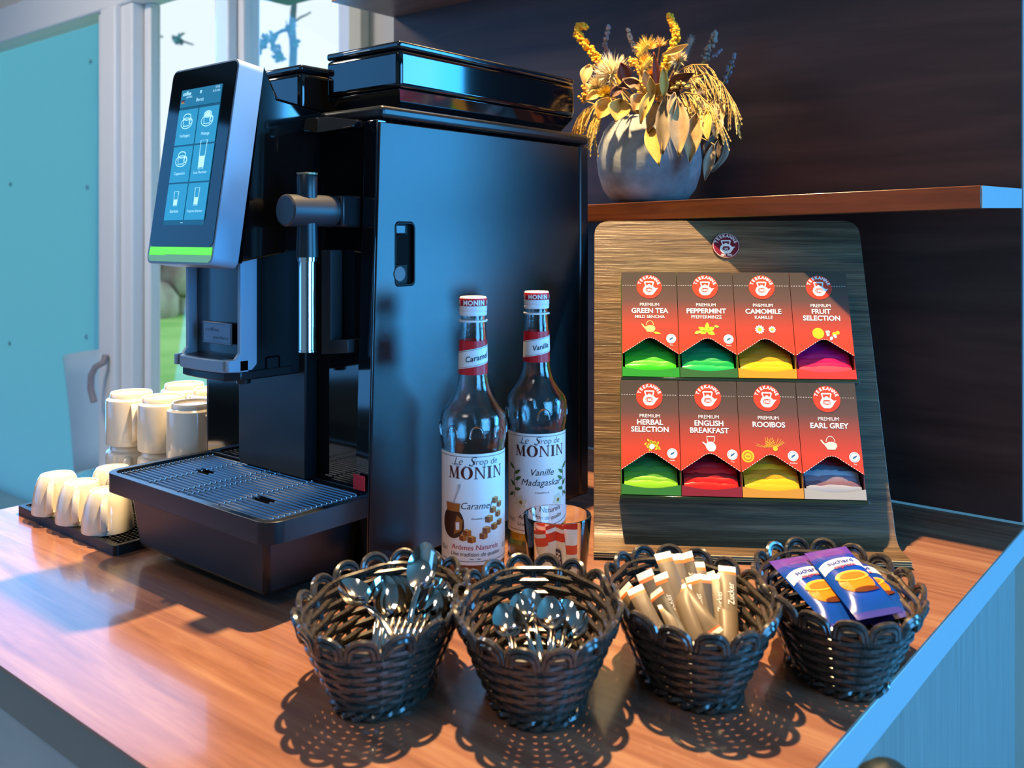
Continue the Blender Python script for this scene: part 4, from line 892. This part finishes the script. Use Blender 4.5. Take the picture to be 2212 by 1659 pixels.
# ================================================================== WOVEN BASKETS
NS = 16; NR = 14
ROPE = noisy('rattan', '2b2621', '3f3831', 300, .26, coat=.35)
def semi(t):       # t 0 base .. 1 rim -> half axes
    s = t ** .85; return .036 + .0275 * s, .062 + .035 * s
def ring_pt(t, a, dr=0.0):
    sa, sb = semi(t); c, s = math.cos(a), math.sin(a); L = math.hypot(sb * c, sa * s); nx_, ny_ = sb * c / L, sa * s / L
    return V((sa * c + nx_ * dr, sb * s + ny_ * dr, .006 + .062 * t))
def basket_meshes():
    out = []
    for k in range(NR):
        t = k / (NR - 1); per = 6; n = NS * per
        for sh in (0,):
            pts = [ring_pt(t, 2 * PI * i / n, .0019 * math.cos(PI * i / per + PI * k) + rnd.uniform(-.0001, .0001)) for i in range(n)]
            out.append(('weaver', mesh('weaver', MB().tube(pts, .0028, 6, closed=True, flat=1.0), ROPE)))
    for i in range(NS):
        a = 2 * PI * i / NS; m = MB()
        for da in (-.022, .022): m.tube([ring_pt(t, a + da, 0.0) for t in (0, .25, .5, .75, 1.0)], .0017, 5)
        out.append(('stake', mesh('stake', m, ROPE)))
    for i in range(NS):
        a0 = 2 * PI * i / NS; a1 = 2 * PI * (i + 1) / NS; m = MB()
        for q, (hh, sp_) in enumerate(((.0150, .46), (.0108, .34))):
            pts = []
            for j in range(11):
                u = -1 + j / 5; am = (a0 + a1) / 2 + u * (a1 - a0) * sp_ * (1.15 - .15 * u * u)
                p = ring_pt(1.0, am, .0022 + .004 * (1 - u * u)); p.z += -.004 + hh * math.sqrt(max(0, 1 - u * u)); pts.append(p)
            m.tube(pts, .0024, 6)
        out.append(('rim_loop', mesh('rim_loop', m, ROPE)))
    for ph in (0, PI):
        pts = []; n = 96
        for i in range(n):
            a = 2 * PI * i / n; w_ = 12 * a + ph; p = ring_pt(0, a, .0025 + .0026 * math.cos(w_)); p.z = .0048 + .0022 * math.sin(w_); pts.append(p)
        out.append(('foot_coil', mesh('foot_coil', MB().tube(pts, .0026, 6, closed=True), ROPE)))
    m = MB().lathe([(0, .0065), (.98, .0065), (.98, .0080), (0, .0080)], 40); m.xf(lambda p: V((p.x * .036, p.y * .062, p.z)))
    out.append(('base', mesh('base', m, ROPE)))
    return out
BM = basket_meshes()
BK = [(-.585, .541, 29.3, 'dark woven oval basket full of teaspoons nearest the drip tray'), (-.4775, .612, 39.7, 'dark woven oval basket with small spoons, in front of the tumbler'),
      (-.3925, .716, 46.8, 'dark woven oval basket with paper sugar sticks'), (-.3015, .817, 34.3, 'dark woven oval basket with blue cocoa packets at the counter edge')]
for x, y, a, lab in BK:
    t = thing('wicker_basket', lab, 'basket', (x, y, 0), math.radians(a), 'woven baskets in a row along the counter')
    for nme, me in BM: obj(nme, None, None, t, me=me)
def in_basket(k, minor, major, z):
    """point in basket k: minor = along the short axis (right in the picture), major = along the long axis (away from the camera)"""
    x, y, a, _ = BK[k]; a = math.radians(a); return V((x + minor * math.cos(a) - major * math.sin(a), y + minor * math.sin(a) + major * math.cos(a), z))

# ---- spoons: bowl at the origin, handle along -y, hollow facing +z
STEEL = mat('spoon_steel', 'cfcbc4', .09, metal=1.0)
def spoon_mesh(s, L):
    bw, bl = .0140 * s, .0200 * s; m = MB()
    def bowl(side):
        def g(u, v):
            a = 2 * PI * u; r = v; egg = 1 - .12 * math.sin(a); x = bw * r * math.cos(a) * egg; y = bl * r * math.sin(a)
            return (x, y, -.0068 * s * (1 - r * r) + (side - 1) * .0005)
        return g
    m.grid(bowl(1), 24, 6, cu=True); m.grid(lambda u, v: bowl(-1)(1 - u, v), 24, 6, cu=True)
    def hand(u, v):
        t = v; y = -bl * .93 - t * (L - bl); wd = (.0030 + .0022 * max(0, t - .35) ** 1.2 * 1.6 - .0006 * math.sin(PI * min(1, t * 2))) * s
        z = (.0040 * math.sin(PI * min(1, t * 1.6)) - .0012 + .003 * t) * s; a = 2 * PI * u
        return (wd * math.cos(a), y, z + .0009 * s * math.sin(a))
    m.grid(hand, 8, 14, cu=True); return mesh('spoon', m, STEEL, ang=60)
SPM = spoon_mesh(1.0, .092); SPS = spoon_mesh(.80, .068)
def put_spoon(me, pos, handle_dir, face, lab, grp):
    h = V(handle_dir).normalized(); y = -h; z = V(face); z = (z - y * z.dot(y)).normalized(); x = y.cross(z)
    o = obj('teaspoon', None, None, me=me); o.matrix_world = frame(pos, x, y, z); return tag(o, lab, 'spoon', grp)
tocam = lambda p: (V((0, 0, CAM_H)) - p).normalized()
g0 = 'teaspoons in the left basket'
NUM = ['first', 'second', 'third', 'fourth', 'fifth', 'sixth', 'seventh', 'eighth', 'ninth', 'tenth', 'eleventh', 'twelfth']
for k in range(8):      # nested stack, the nearest faces the camera
    p = in_basket(0, -.006 + k * .0056, .010 + k * .0036, .0700 - k * .0008)
    bot = in_basket(0, .002 + k * .0040, -.056, .016 + k * .0008)
    put_spoon(SPM, p, bot - p, tocam(p) + V((0, 0, .25)), '%s steel teaspoon of the nested stack in the left basket, counted from the front' % NUM[k], g0)
for k in range(6):
    p = in_basket(0, .032 + k * .0024, .016 + k * .0042, .060 - k * .0012); bot = in_basket(0, .018, -.046, .014 + k * .001)
    put_spoon(SPM, p, bot - p, tocam(p) + V((.15, 0, .3)), '%s steel teaspoon of the lower right stack in the left basket' % NUM[k], g0)
p = in_basket(0, -.0310, .012, .0720); put_spoon(SPM, p, in_basket(0, .026, -.040, .050) - p, tocam(p) + V((.55, .25, .1)), 'steel teaspoon lying across the others, tilted to the left basket side', g0)
p = in_basket(0, .0240, .030, .0920); put_spoon(SPM, p, in_basket(0, .020, -.024, .014) - p, tocam(p) + V((-.45, .1, -.05)), 'steel teaspoon standing highest at the right of the left basket', g0)
g1 = 'small spoons in the second basket'
S2 = [(-.026, .006, .046, (-.012, -.05, .012), (0, 0, .2), 'front left'), (-.023, .010, .043, (-.010, -.048, .012), (0, 0, .25), 'just under the front left one'), (-.012, .022, .049, (.004, -.05, .012), (-.1, 0, .5), 'at the rear left'), (-.004, .028, .051, (.008, -.048, .012), (.3, 0, .6), 'standing highest at the rear'),
      (.012, .014, .049, (.010, -.05, .012), (-.15, .1, .1), 'right of the middle, hollow towards the window'), (.015, .018, .045, (.012, -.05, .012), (-.1, .1, .2), 'under the right middle one'), (.026, .022, .044, (.014, -.045, .012), (.2, 0, .3), 'at the rear right'), (.034, .008, .040, (.012, -.048, .012), (-.5, -.2, .5), 'lying at the right edge'), (.020, .0, .036, (.016, -.052, .011), (.1, 0, .5), 'lowest under the right pair')]
for a, b, z, e, f, wh in S2:
    p = in_basket(1, a, b + .004, z + .010); put_spoon(SPS, p, in_basket(1, e[0], e[1] + .004, e[2] + .006) - p, tocam(p) + V(f), 'small steel spoon %s of the second basket' % wh, g1)

# ---- sugar sticks
KR = stripes('stick_kraft', 1, 0, .098, [(0, 'e6dccb'), (.055, 'd0581c'), (.085, '6b5a45'), (.90, 'cf6a2c'), (.935, 'efe6d8')], .45)
KR2 = stripes('stick_grey', 1, 0, .098, [(0, 'e6dccb'), (.055, 'd0581c'), (.085, '4e463c'), (.90, 'd8703a'), (.935, 'efe6d8')], .42)
stm = [mesh('stick_%d' % i, pillow(.0150, .098, .0060, 7, 13, .07, bend=bd_), m) for i, (m, bd_) in enumerate(((KR, .003), (KR2, -.002), (KR, 0.0)))]
PW = D2().text('Zucker', 0, 0, .0075, rot=PI / 2, bold=.0)
SK = [(-.034, .012, .0565, -.10, -.10), (-.024, .022, .066, -.06, -.12), (-.014, .014, .066, -.04, -.16), (-.008, .028, .080, -.34, -.05), (-.005, .020, .064, -.06, -.06), (.002, .034, .076, -.22, -.02), (.004, .010, .056, .26, -.10), (.012, .036, .076, .02, .0), (.012, .012, .064, -.05, -.04), (.021, .034, .068, .0, .0), (.020, .014, .064, .03, -.05), (.031, .016, .063, .05, -.02), (.042, .020, .068, .18, .0), (-.030, -.002, .042, .05, -.3), (-.014, -.006, .048, .1, -.35), (.004, -.002, .052, -.35, -.3), (.028, .028, .060, -.02, .05), (-.040, .024, .052, -.2, 0), (.036, .004, .050, .1, 0), (-.020, .006, .054, -.1, 0), (.045, .032, .056, .2, 0), (-.002, .004, .058, 0, 0)]
WS = ['leaning at the far left', 'second from the left at the back', 'third from the left', 'tilted highest across the back', 'behind the third from the left', 'tilted left at the back', 'leaning right in the centre front', 'tall with visible lettering at the back', 'in the centre', 'behind the right pair', 'left one of the right pair', 'right one of the right pair', 'leaning outwards at the far right', 'short end showing at the front left', 'lying low at the front', 'crossing the front with its orange end down', 'half hidden at the rear right', 'low against the left rear wall', 'low at the right front', 'between the left pair, set lower', 'low against the right rear wall', 'low in the middle of the front']
for i, (a, b, z, roll, lean) in enumerate(SK):
    top = in_basket(2, a * 1.15 - .004, b + .006, z + .016); an = math.radians(BK[2][2]); e1 = V((math.cos(an), math.sin(an), 0)); e2 = V((-math.sin(an), math.cos(an), 0))
    foot = in_basket(2, a * .62 - roll * .02, -.046 + b * .25, .014 + .0010 * i)
    if i == 15: top, foot = in_basket(2, -.006, .024, .074), in_basket(2, .012, -.036, .050)
    upv = (top - foot).normalized(); zv = (tocam(top) + e1 * (rnd.uniform(-.35, .35))); zv = (zv - upv * zv.dot(upv)).normalized(); xv = upv.cross(zv)
    s = obj('sugar_stick', None, None, me=stm[i % 3]); ln = min(1.0, (top - foot).length / .098); s.matrix_world = frame(top - upv * .098 * ln, xv, upv * ln, zv)
    tag(s, 'brown paper sugar stick %s of the third basket' % WS[i], 'sugar stick', 'paper sugar sticks in the third basket')
    if i in (7, 2, 8, 11, 12): D2().raw([(x + .0045, y + .066) for x, y in PW.v], PW.f).lay('lettering', M_prt, s, lambda x, y: (x, y, .0036 + (.003 if i % 3 == 0 else 0)))

# ---- cocoa packets
PB = stripes('cocoa_foil', 1, 0, .098, [(0, '3a3a9a'), (.07, '0f3f9e'), (.80, '2a3a9a'), (.86, '5a3a92')], .18)
MATS['cocoa_foil'].node_tree.nodes['Principled BSDF'].inputs['Coat Weight'].default_value = .5
PKW, PKH = .042, .098
pkm = mesh('packet', pillow(PKW, PKH, .012, 11, 15, .08), PB)
for i, (a, b, fa, fb, z, fz, wh) in enumerate(((1702, 1206, 1822, 1332, .074, .050, 'left'), (1782, 1188, 1898, 1326, .082, .058, 'upper middle'), (1822, 1214, 1906, 1306, .066, .054, 'right, partly covered'), (1752, 1222, 1835, 1322, .054, .040, 'lowest, under the other three'))):
    top, foot = at_z(a, b, z), at_z(fa, fb, fz); upv = (top - foot).normalized(); zv = V((0, 0, 1)) + tocam(top) * .3 + cR * (.12 * (1 - i)); zv = (zv - upv * zv.dot(upv)).normalized(); xv = upv.cross(zv)
    s = obj('cocoa_packet', None, None, me=pkm); s.matrix_world = frame(top - upv * PKH, xv, upv, zv); tag(s, '%s blue cocoa drink packet in the right basket' % wh, 'packet', 'blue cocoa packets in the right basket')
    if i == 3: continue
    def TP(off):
        def f(x, y):
            x *= PKW / .050; y *= PKH / .118; u = x / PKW + .5; v = y / PKH; e = max(0, 1 - abs(2 * u - 1) ** 4); q = math.sin(PI / 2 * max(0, min(1, (min(v, 1 - v) - .04) / .28))); return (x, y, .0002 + .0060 * e * q + off)
        return f
    def patch(pts, n=5):
        return pts
    sw = D2(); vs = []
    for j in range(13):
        x = -.024 + .048 * j / 12
        for dy in (0, .0075, .015): vs.append((x, .072 + dy + .004 * math.sin(PI * j / 12) + .06 * x))
    sw.raw(vs, [(j * 3 + q, (j + 1) * 3 + q, (j + 1) * 3 + q + 1, j * 3 + q + 1) for j in range(12) for q in range(2)]); sw.lay('white_banner', mat('banner_white', 'd8dcea', .3), s, TP(.0004))
    D2().text('suchard', 0, .0805, .0098, rot=.06, bold=.02).lay('lettering', mat('suchard_blue', '2a3a8a', .3), s, TP(.0009)); D2().text('express', .001, .0735, .0082, rot=.06, bold=.02).lay('lettering', mat('express_mix', '8a3a5a', .3), s, TP(.0009))
    def fan(cx, cy, rx, ry, n=24):
        d = D2(); vs = [(cx, cy)]
        for rr in (.5, 1.0): vs += [(cx + rx * rr * math.cos(2 * PI * q / n), cy + ry * rr * math.sin(2 * PI * q / n)) for q in range(n)]
        fs = [(0, 1 + q, 1 + (q + 1) % n) for q in range(n)] + [(1 + q, 1 + n + q, 1 + n + (q + 1) % n, 1 + (q + 1) % n) for q in range(n)]; return d.raw(vs, fs)
    fan(0, .048, .0185, .018).lay('cup_picture', mat('cup_orange', 'd9751a', .25), s, TP(.0005)); fan(0, .058, .0185, .0085).lay('cup_picture', mat('cup_amber', 'f0a23c', .25), s, TP(.0008)); fan(0, .0575, .0140, .0055).lay('cup_picture', mat('cup_cocoa', 'c06a20', .25), s, TP(.0011)); fan(.004, .034, .014, .004).lay('cup_picture', mat('cup_dark', '5a2a10', .25), s, TP(.0009))
# ================================================================== VASE AND DRIED FLOWERS
VY = 1.258; vb = at_y(1402, 428, VY); vb.z = .4385 + zs(vb.x, VY) + .0003
vase = obj('stone_vase', MB().lathe([(0, 0), (.045, 0), (.060, .006), (.072, .022), (.0790, .045), (.0815, .068), (.079, .090), (.071, .112), (.060, .127), (.052, .133), (.048, .134), (.046, .130), (.055, .118), (.060, .10), (0, .095)], 48), noisy('grey_stone', '6e7274', '8c9092', 40, .7, bump=.25, bscale=160), loc=vb, ang=60)
tag(vase, 'round grey stone vase on the wall shelf', 'vase')
mouth = vb + V((0, 0, .128))
fr_ = random.Random(11)
def fl(px, py, dy=0.0): return at_y(px, py, VY + dy)
GA = 'dried flowers in the grey vase'
STEMC = mat('dry_stem', '9a7a3c', .8)
def plant(name, label, cat='dried flower'):
    return thing(name, label, cat, mouth, 0, GA)
def stem(t, pts, r=.0012): obj('stem', MB().tube([p - mouth for p in pts], r, 5), STEMC, t)
def spike(name, label, pts, rad, n, c1, c2, bead=.003, squash=1.0):
    t = plant(name, label); P = [fl(*p) for p in pts]; stem(t, [mouth + V((fr_.uniform(-.02, .02), fr_.uniform(-.02, .02), -.01)), P[0]] + P[1:])
    m = MB()
    for k in range(n):
        u = k / (n - 1) * (len(P) - 1); i = min(int(u), len(P) - 2); q = P[i].lerp(P[i + 1], u - i); tap = 1 - .45 * (k / n) ** 2
        d = V((fr_.gauss(0, 1), fr_.gauss(0, 1), fr_.gauss(0, 1))).normalized() * rad * tap * fr_.uniform(.55, 1.0)
        m.sphere(q - mouth + d, bead * fr_.uniform(.7, 1.25), 6, 4)
    o = obj('flower_head', m, noisy('spike_' + name + c1, c1, c2, 120, .8), t); o['kind'] = 'stuff'; return t
spike('amaranth', 'curled golden amaranth spike at the upper left of the bouquet', [(1300, 150), (1288, 125), (1266, 95), (1246, 75), (1250, 56), (1266, 58)], .0085, 260, 'd8900a', 'f0b020', .0029)
spike('amaranth', 'upright golden amaranth spike at the top middle of the bouquet', [(1432, 165), (1440, 135), (1456, 105), (1462, 75), (1452, 48), (1446, 34)], .0078, 260, 'd8900a', 'f2b41c', .0028)
spike('amaranth', 'short golden amaranth spike low in the bouquet centre', [(1425, 215), (1422, 195), (1418, 178)], .007, 50, 'd08410', 'eaa41c', .0030)
spike('lavender', 'grey purple lavender sprig at the upper left', [(1318, 120, .03), (1306, 98, .03), (1312, 72, .03), (1316, 55, .03)], .0045, 50, '7a6a6c', '9a8a88', .0024)
spike('lavender', 'pale lavender sprig left of the yellow tuft', [(1378, 118, .02), (1366, 95, .02), (1360, 78, .02), (1355, 62, .02)], .004, 40, 'a88a70', 'c0a488', .0024)
spike('grey_sprig', 'tall grey sprig at the right top of the bouquet', [(1522, 130, .04), (1530, 105, .04), (1542, 85, .04), (1545, 70, .04)], .0055, 60, '6c6258', '8a8074', .0030)
spike('grey_sprig', 'small bluish grey sprig right of the tall one', [(1530, 128, .05), (1545, 118, .05), (1556, 108, .05)], .0035, 26, '6a6674', '86828e', .0026)
spike('berry_sprig', 'dark grey budded sprig at the far right edge', [(1560, 185, .04), (1572, 160, .04), (1580, 140, .04), (1584, 122, .04)], .0065, 26, '4c4a50', '76747a', .0030)
spike('berry_sprig', 'tan berry cluster right of the bouquet centre', [(1445, 190, -.05), (1458, 178, -.055), (1470, 172, -.06), (1458, 158, -.05)], .008, 40, 'c89a4a', 'dcb468', .0022)
spike('berry_sprig', 'golden berry cluster near the left hopper edge', [(1255, 215), (1268, 200), (1262, 185)], .008, 46, 'b8781c', 'd69a34', .0026)
spike('berry_sprig', 'yellow seed cluster left of the centre', [(1385, 205, -.05), (1392, 185, -.05), (1372, 140, -.04), (1362, 130, -.04)], .010, 70, 'b88a2c', 'd8ac4c', .0024)
def burst(name, label, px, py, dy, rad, n, col, wdt, curl=.35, dirv=None, half=True):
    t = plant(name, label); c = fl(px, py, dy); stem(t, [mouth, c]); ax = V(dirv or (.35, -.8, .5)).normalized(); m = MB()
    for k in range(n):
        d = V((fr_.gauss(0, 1), fr_.gauss(0, 1), fr_.gauss(0, 1))).normalized()
        if half and d.dot(ax) < -.15: d = -d
        L = rad * fr_.uniform(.65, 1.05); s = d.cross(V((fr_.gauss(0, 1), fr_.gauss(0, 1), fr_.gauss(0, 1)))).normalized() * wdt; a = c - mouth
        m.add([a - s * .6, a + s * .6, a + d * L * .6 + s, a + d * L + ax * L * curl * .3, a + d * L * .6 - s], [(0, 1, 2, 3, 4)])
    o = obj('petals', m, noisy('petal_' + name + col, col, col, 10, .75), t, smooth=False); o['kind'] = 'stuff'; return t
burst('straw_flower', 'large white straw flower at the left of the bouquet', 1322, 160, -.05, .034, 190, 'e6d8b4', .0016)
burst('straw_flower', 'smaller white straw flower below the large one', 1292, 190, -.05, .024, 120, 'dccb9c', .0014)
burst('yellow_tuft', 'round yellow fluffy tuft under the white flowers', 1312, 205, -.065, .019, 240, 'c8a62c', .0007, 0)
burst('yellow_tuft', 'spiky yellow tuft at the top middle', 1398, 105, -.02, .024, 170, 'd6b044', .0007, 0, (0, -.3, 1))
burst('yellow_tuft', 'loose yellow tuft below the spiky one', 1392, 140, -.03, .022, 200, 'd8a838', .0007, 0)
burst('yellow_tuft', 'pale tuft between the amaranth spikes', 1425, 100, .0, .018, 120, 'c8aa6a', .0007, 0, (0, -.3, 1))
burst('cream_tuft', 'cream thistle tuft at the right of the middle spike', 1465, 130, -.02, .018, 120, 'c0a878', .0009, 0)
def feather(label, pts, rad, n, col):
    t = plant('bunny_tail_grass', label); P = [fl(*p) for p in pts]; stem(t, [mouth] + P[:1]); m = MB()
    for k in range(n):
        u = fr_.random() * (len(P) - 1); i = min(int(u), len(P) - 2); q = P[i].lerp(P[i + 1], u - i) - mouth; ax = (P[-1] - P[0]).normalized()
        d = (V((fr_.gauss(0, 1), fr_.gauss(0, 1), fr_.gauss(0, 1))).normalized() + ax * .8).normalized() * rad * fr_.uniform(.6, 1.1) * (1 - .5 * abs(u / (len(P) - 1) - .4)); s = d.orthogonal().normalized() * .0006
        m.add([q - s, q + s, q + d], [(0, 1, 2)])
    m.tube([p - mouth for p in P], rad * .35, 6); o = obj('plume', m, noisy('plume' + col, col, col, 5, .9), t); o['kind'] = 'stuff'
feather('plump yellow bunny tail grass leaning left of centre', [(1378, 122, -.05), (1388, 108, -.05), (1400, 95, -.05)], .011, 300, 'cda63a')
feather('yellow bunny tail grass drooping in the centre', [(1385, 150, -.055), (1396, 138, -.055), (1404, 128, -.055)], .011, 300, 'd2ac44')
feather('grey white pampas tuft behind the middle spike', [(1478, 122, .04), (1486, 102, .04), (1495, 82, .04)], .013, 300, '8c8276')
# drooping oat panicles on the right
def panicle(label, main, n, seed, col):
    t = plant('oat_panicle', label); P = [fl(*p) for p in main]; stem(t, [mouth] + P, .0010); r = random.Random(seed); m = MB()
    for k in range(n):
        u = (.15 + .85 * k / n) * (len(P) - 1); i = min(int(u), len(P) - 2); q = P[i].lerp(P[i + 1], u - i); e = fl(1106, 511); L = r.uniform(.018, .042)
        d = (P[i + 1] - P[i]).normalized() * .6 + V((r.gauss(0, .25), r.gauss(0, .25), -.75)); d.normalize(); a, b, c = q, q + d * L * .5, q + d * L + V((0, 0, -.25 * L))
        m.tube([x - mouth for x in (a, b, c)], .0004, 3)
        for j in range(5):
            w_ = b.lerp(c, j / 4) - mouth; dd = (c - b).normalized() * .0062; s = dd.orthogonal().normalized() * .0013; tw = dd.cross(s).normalized() * .0012
            m.add([w_, w_ + dd * .5 + s, w_ + dd, w_ + dd * .5 - s, w_ + dd * .5 + tw], [(0, 1, 4), (1, 2, 4), (2, 3, 4), (3, 0, 4)])
    o = obj('grain_heads', m, noisy('oat' + col, col, 'd8b468', 40, .75), t); o['kind'] = 'stuff'
panicle('large golden oat panicle drooping at the right', [(1465, 205, -.03), (1490, 170, -.045), (1525, 158, -.05), (1558, 178, -.05), (1580, 212, -.05), (1590, 232, -.05)], 46, 1, 'b8904a')
panicle('lower golden oat panicle hanging over the leaves', [(1450, 215, -.05), (1480, 200, -.065), (1510, 205, -.07), (1535, 228, -.07), (1552, 262, -.07)], 40, 2, 'c8a052')
panicle('short oat panicle pointing right at mid height', [(1470, 150, -.02), (1495, 140, -.03), (1530, 140, -.03)], 18, 3, 'b07a38')
panicle('yellow fern like spray hanging at the lower left of the bouquet', [(1320, 205, -.05), (1290, 222, -.06), (1262, 238, -.06), (1246, 258, -.06)], 44, 4, 'c89a2a')
panicle('yellow spray hanging just right of the machine edge', [(1330, 215, -.06), (1300, 232, -.07), (1285, 250, -.075), (1276, 270, -.075)], 30, 5, 'd0a63a')
feather('small yellow bunny tail grass at the left front', [(1345, 190, -.07), (1338, 176, -.07), (1334, 162, -.07)], .009, 220, 'c89c34')
burst('yellow_tuft', 'small golden tuft between the rust leaves', 1408, 165, -.06, .016, 160, 'c8902a', .0008, 0)
burst('cream_tuft', 'cream tuft beside the oat panicles', 1478, 180, -.05, .016, 120, 'b89a68', .0009, 0)
spike('berry_sprig', 'row of small tan berries right of the centre leaves', [(1452, 185, -.08), (1470, 182, -.085), (1488, 186, -.085)], .006, 34, 'c09244', 'd8b060', .0022)
# leaves
def leaf_mesh(a, b, wpx, dep, bow, twist):
    a, b = fl(a[0], a[1], dep), fl(b[0], b[1], dep - .012); L = (b - a).length; ax = (b - a).normalized(); sd = ax.cross(V((.5, -.8, .2)).normalized()).normalized(); sd = (sd + ax.cross(sd) * twist).normalized(); nr = sd.cross(ax)
    W = wpx / 2 * 1.4507 / 2006
    def g(u, v):
        wd = W * math.sin(PI * min(1, v * .97 + .015)) ** 1.0 * (1 - .35 * (v - .4)) * .95; x = (u * 2 - 1)
        return a + ax * (L * v) + sd * (wd * x) + nr * (bow * L * math.sin(PI * v) + .5 * W * (x * x - .5) + .04 * W * math.sin(9 * v + 3 * x)) - mouth
    return MB().grid(g, 7, 11)
LEAFC = {'grey': ('7e705c', '968670'), 'tan': ('967850', 'ae9060'), 'gold': ('b08a3c', 'c8a04e'), 'brown': ('4c2814', '63381e'), 'rust': ('5e220e', '743014'), 'dark': ('3a2e28', '50423a')}
BR = [('eucalyptus_branch', 'branch of long grey leaves hanging over the front of the vase', [((1440, 205), (1432, 334), 38, -.085, .05, .1, 'grey'), ((1462, 212), (1466, 338), 46, -.09, .06, -.1, 'tan'), ((1505, 245), (1490, 350), 40, -.075, .05, .2, 'tan'), ((1402, 270), (1424, 358), 36, -.088, .08, .1, 'gold'), ((1415, 190), (1384, 268), 28, -.085, .12, .3, 'gold'), ((1425, 220), (1400, 285), 30, -.082, .1, .2, 'tan'), ((1458, 200), (1448, 262), 22, -.088, .05, .4, 'grey')]),
      ('eucalyptus_branch', 'branch of brownish leaves hanging at the right side of the vase', [((1552, 285), (1530, 372), 44, -.04, .08, .2, 'dark'), ((1565, 290), (1538, 372), 36, -.03, .1, -.3, 'grey'), ((1542, 312), (1523, 390), 24, -.05, .05, .2, 'grey'), ((1528, 238), (1530, 305), 26, -.075, .1, .5, 'gold'), ((1545, 215), (1560, 268), 30, -.04, .1, .1, 'tan'), ((1555, 250), (1545, 300), 26, -.05, .1, .2, 'grey')]),
      ('eucalyptus_branch', 'branch of golden broad leaves at the left front', [((1318, 212), (1292, 258), 44, -.085, .05, .1, 'gold'), ((1342, 215), (1330, 262), 50, -.09, .05, -.1, 'gold'), ((1395, 205), (1368, 240), 44, -.085, .1, .2, 'tan'), ((1300, 200), (1266, 216), 26, -.07, .1, .2, 'gold'), ((1275, 140), (1262, 185), 30, -.04, .15, .2, 'tan'), ((1345, 190), (1318, 210), 26, -.085, .1, .2, 'brown')]),
      ('eucalyptus_branch', 'branch of rust coloured leaves in the bouquet centre', [((1352, 180), (1340, 135), 34, -.07, .1, .2, 'rust'), ((1382, 178), (1335, 188), 26, -.085, .05, .1, 'brown'), ((1385, 195), (1345, 172), 30, -.08, .1, .3, 'tan'), ((1440, 195), (1500, 158), 34, -.075, .05, .2, 'brown'), ((1420, 200), (1412, 112), 16, -.06, .05, .2, 'rust'), ((1445, 195), (1470, 210), 30, -.07, .1, .1, 'dark'), ((1415, 205), (1428, 180), 26, -.08, .05, 0, 'gold')]),
      ('eucalyptus_branch', 'branch of narrow yellow leaves rising from the centre', [((1432, 118), (1486, 96), 17, -.06, -.1, .1, 'gold'), ((1434, 210), (1433, 142), 20, -.088, .05, .1, 'gold'), ((1398, 190), (1392, 152), 22, -.08, .1, .2, 'tan'), ((1410, 210), (1404, 165), 20, -.085, .1, -.1, 'gold')]),
      ('eucalyptus_branch', 'branch of dark leaves behind the right panicles', [((1490, 195), (1545, 190), 34, .0, .05, .1, 'dark'), ((1500, 215), (1560, 225), 34, -.01, .05, .1, 'dark'), ((1480, 175), (1530, 160), 30, .02, .05, .1, 'dark'), ((1475, 225), (1530, 255), 44, -.03, .05, .1, 'grey'), ((1440, 240), (1490, 262), 40, -.05, .05, .1, 'tan')])]
for nme, lab, ls in BR:
    t = thing(nme, lab, 'branch', mouth, 0, GA)
    for a, b, wpx, dep, bow, tw, c in ls:
        m = leaf_mesh(a, b, wpx, dep, bow, tw); o = obj('leaf', m, noisy('leaf_' + c, *LEAFC[c], 60, .65), t); so = o.modifiers.new('solid', 'SOLIDIFY'); so.thickness = .0004
        p0 = fl(a[0], a[1], dep) - mouth; obj('stem', MB().tube([(0, 0, 0), p0 * .55 + V((0, 0, .008)), p0], .0009, 5), STEMC, t)
